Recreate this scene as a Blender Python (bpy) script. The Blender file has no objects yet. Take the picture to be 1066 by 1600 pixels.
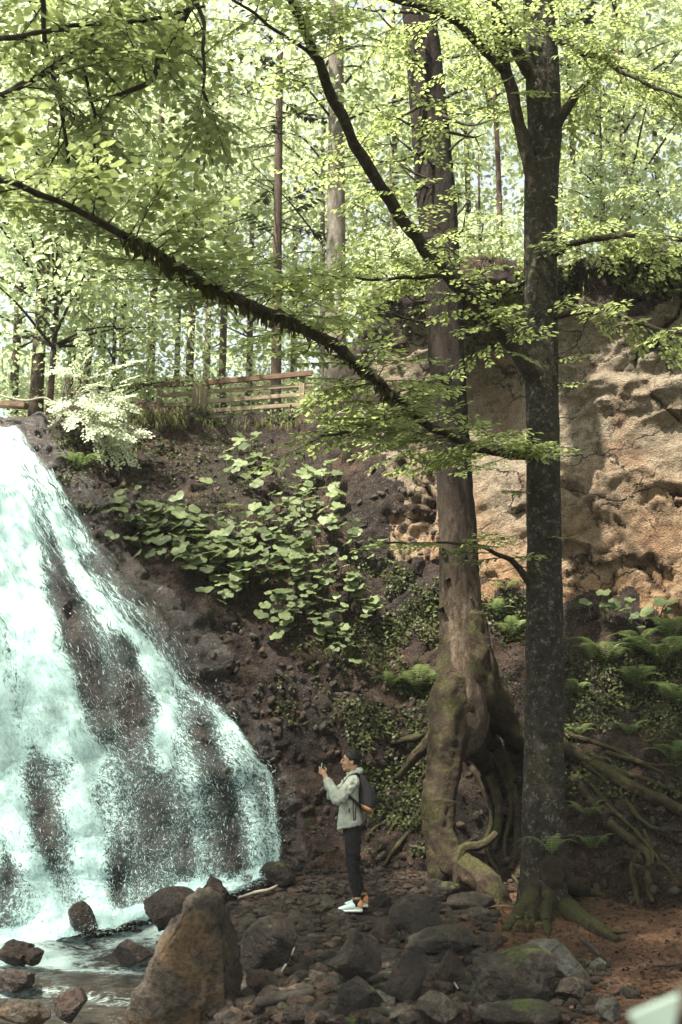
import bpy, bmesh, math, random
import numpy as np
from mathutils import Vector, Matrix, Quaternion
from mathutils.bvhtree import BVHTree

# ------------------------------------------------------------------ camera, world, sun, exposure
SC = bpy.context.scene
COL = SC.collection
R = math.radians
CAM_Z, PITCH, FPX = 1.6, R(12.06), 1778.0           # FPX: focal length in pixels of the 1066x1600 photograph
cam_data = bpy.data.cameras.new('camera')
cam = bpy.data.objects.new('camera', cam_data); COL.objects.link(cam)
cam.location = (0, 0, CAM_Z); cam.rotation_euler = (math.pi/2 + PITCH, 0, 0)
cam_data.sensor_fit = 'VERTICAL'; cam_data.sensor_height = 36.0
cam_data.lens = 36.0*FPX/1600.0
cam_data.clip_start = 0.05; cam_data.clip_end = 2000
cam_data.dof.use_dof = True; cam_data.dof.focus_distance = 12.0; cam_data.dof.aperture_fstop = 2.8
SC.camera = cam

SUN_DIR = Vector((-0.38, -0.34, 0.86)).normalized()   # towards the sun
world = bpy.data.worlds.new('World'); SC.world = world; world.use_nodes = True
wn, wl = world.node_tree.nodes, world.node_tree.links
wn.clear()
wo = wn.new('ShaderNodeOutputWorld'); wb = wn.new('ShaderNodeBackground'); sky = wn.new('ShaderNodeTexSky')
sky.sky_type = 'NISHITA'; sky.sun_disc = False
sky.sun_elevation = math.asin(SUN_DIR.z); sky.sun_rotation = math.atan2(SUN_DIR.x, SUN_DIR.y)
sky.air_density = 1.0; sky.dust_density = 4.0; sky.ozone_density = 0.6; sky.altitude = 300
wb.inputs['Strength'].default_value = 0.095
hs = wn.new('ShaderNodeHueSaturation'); hs.inputs['Saturation'].default_value = 0.20      # bright white hazy sky
wl.new(sky.outputs[0], hs.inputs['Color']); tn = wn.new('ShaderNodeMix'); tn.data_type = 'RGBA'; tn.blend_type = 'MULTIPLY'; tn.inputs[0].default_value = 1.0; tn.inputs[7].default_value = (0.93, 1.0, 0.96, 1)
wl.new(hs.outputs[0], tn.inputs[6]); wl.new(tn.outputs[2], wb.inputs[0]); wl.new(wb.outputs[0], wo.inputs[0])
sun_d = bpy.data.lights.new('sun', 'SUN'); sun_d.energy = 5.0; sun_d.angle = R(1.0); sun_d.color = (1.0, 0.96, 0.83)
sun = bpy.data.objects.new('sun', sun_d); COL.objects.link(sun)
sun.rotation_euler = SUN_DIR.to_track_quat('Z', 'Y').to_euler(); sun.location = (-20, -5, 40)

SC.view_settings.view_transform = 'Standard'; SC.view_settings.look = 'None'
SC.view_settings.gamma = 1.0; SC.view_settings.exposure = 1.86; SC.view_settings.use_curve_mapping = False
SC.render.engine = 'CYCLES'
cy = SC.cycles
cy.max_bounces = 7; cy.diffuse_bounces = 4; cy.glossy_bounces = 3; cy.transmission_bounces = 5
cy.transparent_max_bounces = 10; cy.volume_bounces = 0
cy.caustics_reflective = False; cy.caustics_refractive = False
cy.sample_clamp_indirect = 4.0; cy.sample_clamp_direct = 0.0
cy.use_denoising = True
try: cy.denoiser = 'OPENIMAGEDENOISE'
except Exception: pass

rng = np.random.default_rng(7)
random.seed(7)

# ------------------------------------------------------------------ projection helpers (photograph pixel <-> place)
CP, SP = math.cos(PITCH), math.sin(PITCH)
def ray(px, py):
    u = (px-533.0)/FPX; v = (800.0-py)/FPX
    return Vector((u, CP - v*SP, SP + v*CP))
def at(px, py, Y):
    d = ray(px, py); t = Y/d.y
    return Vector((d.x*t, Y, CAM_Z + d.z*t))
def proj(p):
    x, y, z = p[0], p[1], p[2]-CAM_Z
    f = y*CP + z*SP; w = -y*SP + z*CP
    return 533.0 + FPX*x/f, 800.0 - FPX*w/f, f
def z_at(py, Y):
    return at(533, py, Y).z

# ------------------------------------------------------------------ numpy noise
_perm = np.random.default_rng(11).permutation(256).astype(np.int64)
_perm = np.concatenate([_perm, _perm, _perm])
_grad = np.random.default_rng(12).normal(size=(256, 3)); _grad /= np.linalg.norm(_grad, axis=1)[:, None]
def noise(p):
    p = np.asarray(p, dtype=np.float64); i = np.floor(p).astype(np.int64); f = p - i; i &= 255
    w = f*f*f*(f*(f*6-15)+10); out = np.zeros(len(p))
    for dx in (0, 1):
        for dy in (0, 1):
            for dz in (0, 1):
                h = _perm[_perm[_perm[(i[:, 0]+dx) & 255] + ((i[:, 1]+dy) & 255)] + ((i[:, 2]+dz) & 255)]
                g = _grad[h]; d = f - np.array([dx, dy, dz])
                k = (g*d).sum(1)
                k = k*(w[:, 0] if dx else 1-w[:, 0])*(w[:, 1] if dy else 1-w[:, 1])*(w[:, 2] if dz else 1-w[:, 2])
                out += k
    return out*1.6
def fbm(p, octaves=4, gain=0.5, lac=2.03):
    p = np.asarray(p, dtype=np.float64); a, s = 1.0, np.zeros(len(p)); q = p.copy()
    for _ in range(octaves):
        s += a*noise(q); a *= gain; q = q*lac + 17.3
    return s
def ridged(p, octaves=3, gain=0.5):
    p = np.asarray(p, dtype=np.float64); a, s = 1.0, np.zeros(len(p)); q = p.copy()
    for _ in range(octaves):
        s += a*(1-np.abs(noise(q))*2); a *= gain; q = q*2.1 + 5.1
    return s
def worley(p):
    p = np.asarray(p, dtype=np.float64); i = np.floor(p).astype(np.int64)
    f1 = np.full(len(p), 9.0); f2 = np.full(len(p), 9.0); cell = np.zeros(len(p))
    for dx in (-1, 0, 1):
        for dy in (-1, 0, 1):
            for dz in (-1, 0, 1):
                c = i + np.array([dx, dy, dz])
                h = _perm[_perm[_perm[c[:, 0] & 255] + (c[:, 1] & 255)] + (c[:, 2] & 255)]
                q = c + 0.5 + 0.45*_grad[h]
                d = np.linalg.norm(p-q, axis=1)
                m = d < f1
                f2 = np.where(m, f1, np.minimum(f2, d)); cell = np.where(m, h/255.0, cell); f1 = np.where(m, d, f1)
    return f1, f2, cell
def sstep(a, b, x):
    t = np.clip((x-a)/(b-a), 0, 1); return t*t*(3-2*t)

# ------------------------------------------------------------------ mesh helpers
def mesh_arrays(name, V, faces, smooth=True):
    """V (N,3); faces: list of int arrays (M,k)"""
    V = np.ascontiguousarray(V, dtype=np.float32)
    if not isinstance(faces, (list, tuple)): faces = [faces]
    me = bpy.data.meshes.new(name)
    me.vertices.add(len(V)); me.vertices.foreach_set('co', V.ravel())
    loops = np.concatenate([np.asarray(f, dtype=np.int32).ravel() for f in faces])
    starts, n = [], 0
    for f in faces:
        f = np.asarray(f); starts.append(n + np.arange(len(f))*f.shape[1]); n += f.size
    starts = np.concatenate(starts).astype(np.int32)
    me.loops.add(len(loops)); me.loops.foreach_set('vertex_index', loops)
    me.polygons.add(len(starts)); me.polygons.foreach_set('loop_start', starts)
    me.update(calc_edges=True); me.validate()
    if smooth: me.polygons.foreach_set('use_smooth', np.ones(len(me.polygons), dtype=bool))
    return me
def vattr(me, name, values):
    a = me.attributes.new(name, 'FLOAT', 'POINT'); a.data.foreach_set('value', np.asarray(values, dtype=np.float32))
def obj(name, me, mat=None, parent=None, loc=None):
    o = bpy.data.objects.new(name, me); COL.objects.link(o)
    if mat is not None and me is not None and len(me.materials) == 0: me.materials.append(mat)
    if parent is not None: o.parent = parent
    if loc is not None: o.location = loc
    return o
def tag(o, label=None, cat=None, group=None, kind=None):
    if label: o['label'] = label
    if cat: o['category'] = cat
    if group: o['group'] = group
    if kind: o['kind'] = kind
    return o
def thing(name, label, cat, loc=(0, 0, 0), group=None):
    o = bpy.data.objects.new(name, None); COL.objects.link(o); o.location = loc; o.empty_display_size = 0.1
    return tag(o, label, cat, group)
class Geo:
    """collects pieces into one mesh"""
    def __init__(s): s.V, s.F, s.n = [], {}, 0
    def add(s, V, faces):
        V = np.asarray(V, dtype=np.float64)
        if not isinstance(faces, (list, tuple)): faces = [faces]
        for f in faces:
            f = np.asarray(f)
            if f.size: s.F.setdefault(f.shape[1], []).append(f + s.n)
        s.V.append(V); s.n += len(V)
    def mesh(s, name, smooth=True):
        return mesh_arrays(name, np.concatenate(s.V), [np.concatenate(v) for v in s.F.values()], smooth)

def smooth_path(pts, n=8):
    """Catmull-Rom through pts (rows of any width), n steps per span"""
    P = np.asarray(pts, dtype=np.float64)
    if len(P) < 3 or n == 1: return P
    E = np.vstack([2*P[0]-P[1], P, 2*P[-1]-P[-2]]); out = []
    for k in range(len(P)-1):
        a, b, c, d = E[k:k+4]
        for t in np.arange(n)/n:
            out.append(0.5*((2*b) + (c-a)*t + (2*a-5*b+4*c-d)*t*t + (3*b-a-3*c+d)*t**3))
    out.append(P[-1]); return np.array(out)
def tube(pts, rad, sides=8, bump=0.0, bscale=(3, 3, 3), cap=True, seed=0.0, flute=0.0):
    P = np.asarray(pts, dtype=np.float64); rad = np.asarray(rad, dtype=np.float64); n = len(P)
    T = np.gradient(P, axis=0); T /= np.linalg.norm(T, axis=1)[:, None] + 1e-12
    N = np.zeros_like(P); a = np.array([1.0, 0, 0]) if abs(T[0][0]) < 0.9 else np.array([0, 1.0, 0])
    v = a - T[0]*a.dot(T[0]); N[0] = v/np.linalg.norm(v)
    for k in range(1, n):
        v = N[k-1] - T[k]*N[k-1].dot(T[k]); N[k] = v/(np.linalg.norm(v)+1e-12)
    B = np.cross(T, N)
    th = np.arange(sides)*2*math.pi/sides
    dirs = N[:, None, :]*np.cos(th)[None, :, None] + B[:, None, :]*np.sin(th)[None, :, None]
    r = np.repeat(rad[:, None], sides, 1)
    if bump:
        q = (P[:, None, :] + dirs*rad[:, None, None]).reshape(-1, 3)*np.array(bscale) + seed
        r = r*(1 + bump*fbm(q, 3).reshape(n, sides) + (bump*.5*(ridged(q*2.3+4, 3)-1)).reshape(n, sides))
    if flute:                                      # lengthwise ribs, as on roots and old bark
        s_ = np.concatenate([[0], np.cumsum(np.linalg.norm(np.diff(P, axis=0), axis=1))])
        for kk, am in ((5, 1.0), (11, .5)):
            ph = 2.2*noise(np.stack([s_*1.3, 0*s_+seed*3.7+kk, 0*s_], -1)); r = r*(1 + flute*am*np.sin(th[None, :]*kk + ph[:, None]*2 + kk)*(.6+.8*noise(np.stack([s_*2, 0*s_+seed+9, 0*s_], -1)))[:, None])
    V = (P[:, None, :] + dirs*r[:, :, None]).reshape(-1, 3)
    i = np.arange(n-1)[:, None]*sides; j = np.arange(sides)[None, :]; j2 = (j+1) % sides
    F = np.stack([i+j, i+j2, i+sides+j2, i+sides+j], -1).reshape(-1, 4)
    fs = [F]
    if cap:
        c0 = len(V); V = np.vstack([V, P[:1], P[-1:]])
        jj = np.arange(sides); t0 = np.stack([np.full(sides, c0), (jj+1) % sides, jj], -1)
        b = (n-1)*sides; t1 = np.stack([np.full(sides, c0+1), b+jj, b+(jj+1) % sides], -1)
        fs.append(np.vstack([t0, t1]))
    return V, fs
def ico(sub):
    bm = bmesh.new(); bmesh.ops.create_icosphere(bm, subdivisions=sub, radius=1.0)
    V = np.array([v.co[:] for v in bm.verts]); F = np.array([[v.index for v in f.verts] for f in bm.faces]); bm.free()
    return V, F
ICO = {k: ico(k) for k in (1, 2, 3, 4, 5)}
def box_mesh(name, sx, sy, sz, bev=0.006, z0=0.0):
    bm = bmesh.new(); bmesh.ops.create_cube(bm, size=1.0)
    for v in bm.verts: v.co = Vector((v.co.x*sx, v.co.y*sy, v.co.z*sz + z0))
    if bev: bmesh.ops.bevel(bm, geom=list(bm.edges), offset=bev, segments=2, affect='EDGES')
    me = bpy.data.meshes.new(name); bm.to_mesh(me); bm.free(); return me

# ------------------------------------------------------------------ material helpers
class Mat:
    def __init__(s, name, rough=0.8, spec=0.3):
        s.m = bpy.data.materials.new(name); s.m.use_nodes = True
        s.t = s.m.node_tree; s.n, s.l = s.t.nodes, s.t.links
        s.b = s.n['Principled BSDF']; s.out = s.n['Material Output']
        s.b.inputs['Roughness'].default_value = rough; s.b.inputs['Specular IOR Level'].default_value = spec
        s.tc = s.n.new('ShaderNodeTexCoord'); s.co = s.tc.outputs['Object']
    def set(s, sock, v, k):
        if hasattr(v, 'is_linked') or hasattr(v, 'links'): s.l.new(v, sock.inputs[k])
        else:
            i = sock.inputs[k]
            if hasattr(i.default_value, '__len__') and not hasattr(v, '__len__'): v = (v,)*len(i.default_value)
            if hasattr(i.default_value, '__len__') and len(i.default_value) == 4 and len(v) == 3: v = (*v, 1)
            i.default_value = v
    def map(s, scale=(1, 1, 1), vec=None, rot=(0, 0, 0), loc=(0, 0, 0)):
        k = s.n.new('ShaderNodeMapping'); s.l.new(vec or s.co, k.inputs[0])
        k.inputs['Scale'].default_value = scale; k.inputs['Rotation'].default_value = rot; k.inputs['Location'].default_value = loc
        return k.outputs[0]
    def noise(s, scale, detail=4, rough=0.55, vec=None, dist=0.0, out='Fac'):
        k = s.n.new('ShaderNodeTexNoise'); s.l.new(vec or s.co, k.inputs['Vector'])
        k.inputs['Scale'].default_value = scale; k.inputs['Detail'].default_value = detail
        k.inputs['Roughness'].default_value = rough; k.inputs['Distortion'].default_value = dist
        return k.outputs[out]
    def vor(s, scale, feature='F1', vec=None, out='Distance', rnd=1.0):
        k = s.n.new('ShaderNodeTexVoronoi'); k.feature = feature; s.l.new(vec or s.co, k.inputs['Vector'])
        k.inputs['Scale'].default_value = scale; k.inputs['Randomness'].default_value = rnd
        return k.outputs[out]
    def ramp(s, fac, stops, ease=False):
        k = s.n.new('ShaderNodeValToRGB'); s.l.new(fac, k.inputs[0]); e = k.color_ramp.elements
        if ease: k.color_ramp.interpolation = 'EASE'
        while len(e) < len(stops): e.new(0.5)
        for el, (p, c) in zip(e, stops):
            el.position = p
            if not hasattr(c, '__len__'): c = (c, c, c)
            el.color = (*c[:3], 1)
        return k.outputs[0]
    def mix(s, fac, a, b, mode='MIX'):
        k = s.n.new('ShaderNodeMix'); k.data_type = 'RGBA'; k.blend_type = mode
        for key, v in ((0, fac), (6, a), (7, b)):
            if hasattr(v, 'links'): s.l.new(v, k.inputs[key])
            else:
                if key and not hasattr(v, '__len__'): v = (v, v, v)
                k.inputs[key].default_value = v if not key else (*v[:3], 1)
        return k.outputs[2]
    def math(s, op, a, b=0.0, clamp=False):
        k = s.n.new('ShaderNodeMath'); k.operation = op; k.use_clamp = clamp
        for q, v in ((0, a), (1, b)):
            if hasattr(v, 'links'): s.l.new(v, k.inputs[q])
            else: k.inputs[q].default_value = v
        return k.outputs[0]
    def attr(s, name, out='Fac'):
        k = s.n.new('ShaderNodeAttribute'); k.attribute_name = name; return k.outputs[out]
    def geo(s, out): 
        k = s.n.new('ShaderNodeNewGeometry'); return k.outputs[out]
    def up(s):
        k = s.n.new('ShaderNodeSeparateXYZ'); s.l.new(s.geo('Normal'), k.inputs[0]); return k.outputs[2]
    def sep(s, vec):
        k = s.n.new('ShaderNodeSeparateXYZ'); s.l.new(vec, k.inputs[0]); return k.outputs
    def objrand(s):
        k = s.n.new('ShaderNodeObjectInfo'); return k.outputs['Random']
    def bump(s, h, strength=0.5, dist=0.05, normal=None):
        k = s.n.new('ShaderNodeBump'); k.inputs['Strength'].default_value = strength; k.inputs['Distance'].default_value = dist
        s.l.new(h, k.inputs['Height'])
        if normal is not None: s.l.new(normal, k.inputs['Normal'])
        return k.outputs[0]
    def col(s, v): s.set(s.b, v, 'Base Color'); return s
    def rough(s, v): s.set(s.b, v, 'Roughness'); return s
    def nrm(s, v): s.l.new(v, s.b.inputs['Normal']); return s
# ------------------------------------------------------------------ materials of the setting
def mat_earth():
    m = Mat('earth', 0.85, 0.25)
    n1 = m.noise(0.9, 6, 0.62); n2 = m.noise(9, 6, 0.7); n3 = m.noise(45, 3, 0.7)
    c = m.ramp(n1, [(0.34, (0.011, 0.007, 0.006)), (0.50, (0.036, 0.020, 0.014)), (0.66, (0.095, 0.050, 0.031))])
    c = m.mix(m.ramp(n2, [(0.46, 0), (0.58, 0.9)]), c, (0.017, 0.011, 0.009))
    c = m.mix(m.ramp(n3, [(0.56, 0), (0.66, 1)]), c, (0.15, 0.105, 0.082))
    g = m.ramp(m.noise(2.3, 5, 0.65, vec=m.map(loc=(3.1, 7, 2))), [(0.56, 0), (0.66, 1)])
    c = m.mix(m.math('MULTIPLY', g, 0.55), c, (0.045, 0.05, 0.018))
    m.col(c); m.rough(m.ramp(n2, [(0.3, 0.62), (0.7, 0.92)]))
    h = m.math('ADD', m.math('MULTIPLY', n2, 0.9), m.math('MULTIPLY', n3, 0.5))
    m.nrm(m.bump(h, 1.0, 0.16)); return m.m
def mat_dirt():
    m = Mat('dirt', 0.9, 0.2)
    n1 = m.noise(0.8, 5, 0.6); n2 = m.noise(26, 5, 0.75); n3 = m.vor(70)
    c = m.ramp(n1, [(0.35, (0.080, 0.037, 0.022)), (0.6, (0.165, 0.086, 0.048)), (0.75, (0.24, 0.145, 0.082))])
    c = m.mix(m.ramp(n2, [(0.38, 0.85), (0.58, 0)]), c, (0.025, 0.013, 0.009))
    c = m.mix(m.ramp(n3, [(0.10, 0.5), (0.2, 0)]), c, (0.24, 0.15, 0.09))
    # the stream bed and the bank under the pebbles are darker, wet stone
    x = m.sep(m.co)[0]; w = m.math('ADD', x, m.math('MULTIPLY', m.noise(1.6, 4), 1.3))
    c = m.mix(m.ramp(m.math('MULTIPLY', m.math('ADD', w, 1.6), 0.22), [(0.55, 1), (0.75, 0)]), c, (0.030, 0.020, 0.015))
    m.col(c); m.nrm(m.bump(m.math('ADD', n2, m.math('MULTIPLY', n3, 0.5)), 0.9, 0.03)); return m.m
def mat_wet_rock():
    m = Mat('wet_rock', 0.38, 0.5)
    n1 = m.noise(1.3, 6, 0.65); n2 = m.noise(14, 6, 0.75); n3 = m.noise(60, 2)
    c = m.ramp(n1, [(0.32, (0.014, 0.010, 0.009)), (0.52, (0.042, 0.027, 0.022)), (0.7, (0.095, 0.062, 0.048))])
    c = m.mix(m.ramp(n2, [(0.4, 0.8), (0.6, 0)]), c, (0.022, 0.015, 0.013))
    c = m.mix(m.ramp(n3, [(0.58, 0), (0.66, 0.8)]), c, (0.20, 0.18, 0.165))
    m.col(c); m.rough(m.ramp(n2, [(0.3, 0.22), (0.7, 0.6)]))
    m.nrm(m.bump(m.math('ADD', n2, m.math('MULTIPLY', n3, 0.3)), 1.0, 0.08)); return m.m
def mat_cliff():
    m = Mat('sandstone', 0.88, 0.2)
    z = m.sep(m.co)[2]
    n1 = m.noise(0.55, 6, 0.6, dist=0.4); n2 = m.noise(7, 6, 0.7); n3 = m.noise(40, 3, 0.7)
    warm = m.ramp(n2, [(0.3, (0.17, 0.092, 0.048)), (0.5, (0.30, 0.180, 0.100)), (0.7, (0.41, 0.275, 0.165))])
    cool = m.ramp(n2, [(0.3, (0.145, 0.110, 0.078)), (0.5, (0.275, 0.222, 0.162)), (0.72, (0.37, 0.315, 0.235))])
    k = m.math('ADD', m.math('MULTIPLY', z, 0.2), m.math('MULTIPLY', n1, 0.85))
    c = m.mix(m.ramp(m.math('MULTIPLY', k, 0.5), [(0.60, 0), (0.80, 1)]), warm, cool)
    # iron-red stained patches and dark seeps
    red = m.ramp(m.noise(0.9, 5, 0.65, vec=m.map(loc=(5, 2, 9))), [(0.52, 0), (0.64, 1)])
    c = m.mix(m.math('MULTIPLY', red, 0.45), c, (0.22, 0.105, 0.055))
    seep = m.ramp(m.noise(1.0, 5, 0.6, vec=m.map(scale=(1.6, 1.6, 0.35), loc=(1, 4, 0))), [(0.60, 0), (0.72, 1)])
    c = m.mix(m.math('MULTIPLY', seep, 0.7), c, (0.06, 0.042, 0.030))
    c = m.mix(m.ramp(n3, [(0.36, 0.55), (0.5, 0)]), c, (0.07, 0.045, 0.028))
    wv = m.n.new('ShaderNodeVectorMath'); wv.operation = 'MULTIPLY_ADD'; m.l.new(m.noise(1.4, 5, .65, out='Color'), wv.inputs[0]); wv.inputs[1].default_value = (.9, .9, .7); m.l.new(m.map(scale=(.75, .75, 1.35)), wv.inputs[2])
    ck = m.math('MULTIPLY', m.ramp(m.vor(1.0, 'DISTANCE_TO_EDGE', vec=wv.outputs[0]), [(0.0, 1), (0.022, 0)]), m.ramp(m.noise(.8, 3), [(.42, 0), (.56, 1)]))
    ck2 = m.math('MULTIPLY', m.ramp(m.vor(3.3, 'DISTANCE_TO_EDGE', vec=wv.outputs[0]), [(0.0, .8), (0.03, 0)]), m.ramp(m.noise(1.3, 3, vec=m.map(loc=(9, 9, 9))), [(.52, 0), (.62, 1)]))
    ck = m.math('MAXIMUM', ck, ck2); c = m.mix(ck, c, (0.035, 0.022, 0.016))
    crack = m.attr('crack')
    c = m.mix(crack, c, (0.030, 0.019, 0.014))
    m.col(c)
    m.nrm(m.bump(m.math('SUBTRACT', m.math('ADD', m.math('MULTIPLY', n2, 0.9), m.math('MULTIPLY', n3, 0.6)), m.math('MULTIPLY', ck, .8)), 1.0, 0.12)); return m.m
def mat_forest_floor():
    m = Mat('forest_floor', 0.95, 0.1)
    n1 = m.noise(1.2, 5, 0.6); n2 = m.noise(18, 4, 0.7)
    c = m.ramp(n1, [(0.35, (0.045, 0.03, 0.018)), (0.55, (0.06, 0.065, 0.022)), (0.7, (0.09, 0.11, 0.035))])
    c = m.mix(m.ramp(n2, [(0.4, 0.7), (0.6, 0)]), c, (0.03, 0.022, 0.014))
    m.col(c); m.nrm(m.bump(n2, 1.0, 0.06)); return m.m
MAT_EARTH, MAT_DIRT, MAT_WET, MAT_CLIFF, MAT_FLOOR = mat_earth(), mat_dirt(), mat_wet_rock(), mat_cliff(), mat_forest_floor()

# ------------------------------------------------------------------ the terrain: profiles towards the hill, blended sideways
#        px   [foot, ... lip] as (distance Y, photograph row)      near ground heights
PROF = [(-900, [(11.6, 1505), (12.3, 1230), (13.3, 980), (14.7, 790), (15.7, 690), (16.6, 620)], (-.9, -.9, -.75, -.62)),
        (-200, [(12.0, 1500), (12.8, 1230), (13.9, 980), (15.3, 790), (16.3, 695), (17.1, 632)], (-.8, -.8, -.75, -.62)),
        (0,    [(12.2, 1490), (13.1, 1230), (14.3, 980), (15.6, 800), (16.5, 710), (17.2, 648)], (-.6, -.7, -.72, -.60)),
        (110,  [(12.4, 1462), (13.2, 1230), (14.4, 980), (15.5, 820), (16.4, 715), (17.5, 640)], (-.4, -.6, -.68, -.56)),
        (220,  [(12.7, 1432), (13.4, 1230), (14.5, 1000), (15.7, 860), (17.2, 735), (18.7, 648)], (-.3, -.45, -.55, -.45)),
        (330,  [(13.0, 1402), (13.7, 1230), (14.7, 1040), (15.9, 870), (17.8, 745), (20.0, 655)], (-.2, -.30, -.30, -.12)),
        (440,  [(13.5, 1375), (14.1, 1240), (15.0, 1060), (16.1, 890), (17.9, 760), (20.2, 660)], (-.1, -.16, -.12, 0.06)),
        (520,  [(13.7, 1368), (14.3, 1240), (15.2, 1080), (16.2, 900), (17.6, 765), (19.2, 600)], (-.1, -.10, -.05, 0.08)),
        (590,  [(13.8, 1365), (14.4, 1240), (15.3, 1080), (16.3, 920), (17.3, 720), (17.5, 480)], (-.1, -.08, -.02, 0.08)),
        (700,  [(13.6, 1370), (14.3, 1250), (15.3, 1100), (16.2, 910), (16.9, 650), (16.5, 435)], (-.1, -.06, 0.0, 0.06)),
        (850,  [(13.3, 1400), (13.9, 1290), (14.8, 1130), (16.0, 930), (16.5, 640), (16.0, 415)], (-.1, -.04, 0.02, 0.05)),
        (1066, [(12.2, 1430), (12.9, 1310), (14.1, 1150), (15.6, 965), (15.9, 650), (15.3, 395)], (-.05, 0.0, 0.05, 0.09)),
        (1300, [(11.4, 1440), (12.4, 1310), (13.7, 1150), (15.2, 965), (15.4, 640), (14.8, 390)], (0.0, 0.05, 0.1, 0.15)),
        (1900, [(10.2, 1450), (11.5, 1310), (13.0, 1150), (14.6, 965), (14.8, 640), (14.2, 380)], (0.0, 0.05, 0.1, 0.15))]
keys = []
for px, pr, g in PROF:
    k = [(1.0, g[0]), (6.0, g[1]), (9.3, g[2]), (pr[0][0]-1.3, g[3])]
    k += [(Y, z_at(py, Y)) for Y, py in pr]
    Yl, zl = k[-1]
    k += [(Yl+0.5, zl+0.16), (Yl+2.6, zl+0.15), (36.0, max(13.0, zl+4.2)), (95.0, 34.0)]
    keys.append(k)
keys = np.array(keys)                                  # (ncol, nkey, 2)
colpx = np.array([p[0] for p in PROF], dtype=float)
PX = np.unique(np.concatenate([np.arange(-900, -60, 28), np.arange(-60, 1130, 4.0), np.arange(1130, 1901, 28)]))
def hermite(x, xs, ys):
    """monotone-ish cubic through columns; ys (n, ...)"""
    d = np.diff(ys, axis=0)/np.diff(xs)[:, None, None]
    m = np.concatenate([d[:1], (d[1:]+d[:-1])/2*(np.sign(d[1:]) == np.sign(d[:-1])), d[-1:]])
    i = np.clip(np.searchsorted(xs, x, 'right')-1, 0, len(xs)-2); h = (xs[i+1]-xs[i]); t = ((x-xs[i])/h)
    t = t[:, None, None]; h = h[:, None, None]
    return ((2*t**3-3*t**2+1)*ys[i] + (t**3-2*t**2+t)*h*m[i] + (-2*t**3+3*t**2)*ys[i+1] + (t**3-t**2)*h*m[i+1])
KC = hermite(PX, colpx, keys)                          # (ncol, nkey, 2)
NSEG = [10, 26, 44, 34, 58, 60, 56, 74, 74, 14, 22, 40, 24]
T = np.concatenate([np.arange(n)/n + i for i, n in enumerate(NSEG)] + [[len(NSEG)]])
i0 = np.minimum(T.astype(int), len(NSEG)-1); fr = (T-i0)[None, :, None]
YZ = KC[:, i0]*(1-fr) + KC[:, i0+1]*fr                 # (ncol, nrow, 2)
for _ in range(6):                                     # round the kinks of the profiles
    YZ[:, 1:-1] = 0.25*YZ[:, :-2] + 0.5*YZ[:, 1:-1] + 0.25*YZ[:, 2:]
a = np.arctan2(YZ[..., 1]-CAM_Z, YZ[..., 0]); v = np.tan(a-PITCH)
X = (PX[:, None]-533.0)/FPX*YZ[..., 0]/(CP - v*SP)
G = np.stack([X, YZ[..., 0], YZ[..., 1]], -1)          # (ncol, nrow, 3)
nc, nr = G.shape[:2]
ROWPY = 800.0 - FPX*v
def grid_normals(G):
    du = np.gradient(G, axis=0); dv = np.gradient(G, axis=1)
    n = np.cross(du, dv); return n/(np.linalg.norm(n, axis=2)[..., None]+1e-12)
N0 = grid_normals(G)
flat = G.reshape(-1, 3); TT = np.repeat(T[None], nc, 0).ravel(); PXX = np.repeat(PX[:, None], nr, 1).ravel(); PYY = ROWPY.ravel()
# right-hand edge of the water on the rock, by photograph row
EDGE = np.array([(560, -40), (640, 12), (700, 55), (780, 112), (860, 160), (900, 192), (950, 243), (1000, 282), (1060, 320), (1150, 378), (1220, 428), (1370, 440), (1500, 400), (1700, 300)], dtype=float)
def edge_px(py): return np.interp(py, EDGE[:, 0], EDGE[:, 1])
wob = fbm(flat*1.1, 3)
in_wall = (TT >= 4) & (TT < 9.4)
w_cliff = sstep(565, 640, PXX + 75*wob + 30*fbm(flat*3+5, 2))*sstep(6.85, 7.15, TT + 0.25*wob)*(1-sstep(8.66, 8.80, TT + 0.16*wob + .05*fbm(flat*3, 2)))
w_fall = (1-sstep(0, 40, PXX-edge_px(PYY)-25 + 25*wob))*sstep(3.9, 4.2, TT)*(1-sstep(8.9, 9.2, TT))
w_slope = sstep(3.6, 4.3, TT)*(1-sstep(9.6, 11, TT))
disp = np.zeros(len(flat))
hf1, hf2, hcell = worley(flat*np.array([2.3, 2.3, 3.4]) + 0.5*fbm(flat*1.7+3, 3)[:, None])
disp += 0.045*fbm(flat*1.3, 4)*(1-w_slope)
disp += w_slope*(1-w_cliff)*(0.20*fbm(flat*0.7, 3, 0.5) + 0.05*ridged(flat*1.5+7, 4, .6) + 0.09*(hcell-.5) - .03*np.exp(-(hf2-hf1)*10) + 0.014*fbm(flat*7.0, 2))
# stepped ledges in the waterfall rock and the slope above it
strata = np.sin(flat[:, 2]*5.2 + 2.4*fbm(flat*0.7, 3))
disp += w_slope*(1-w_cliff)*(0.055*strata*(0.5+0.8*np.clip(fbm(flat*0.9+9, 2), -.5, 1)))
f1, f2, cell = worley(flat*np.array([1.9, 1.9, 2.6]) + 0.35*fbm(flat*1.4, 3)[:, None])
disp += w_fall*(0.16*(cell-0.5) - 0.05*np.exp(-(f2-f1)*9))
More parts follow.
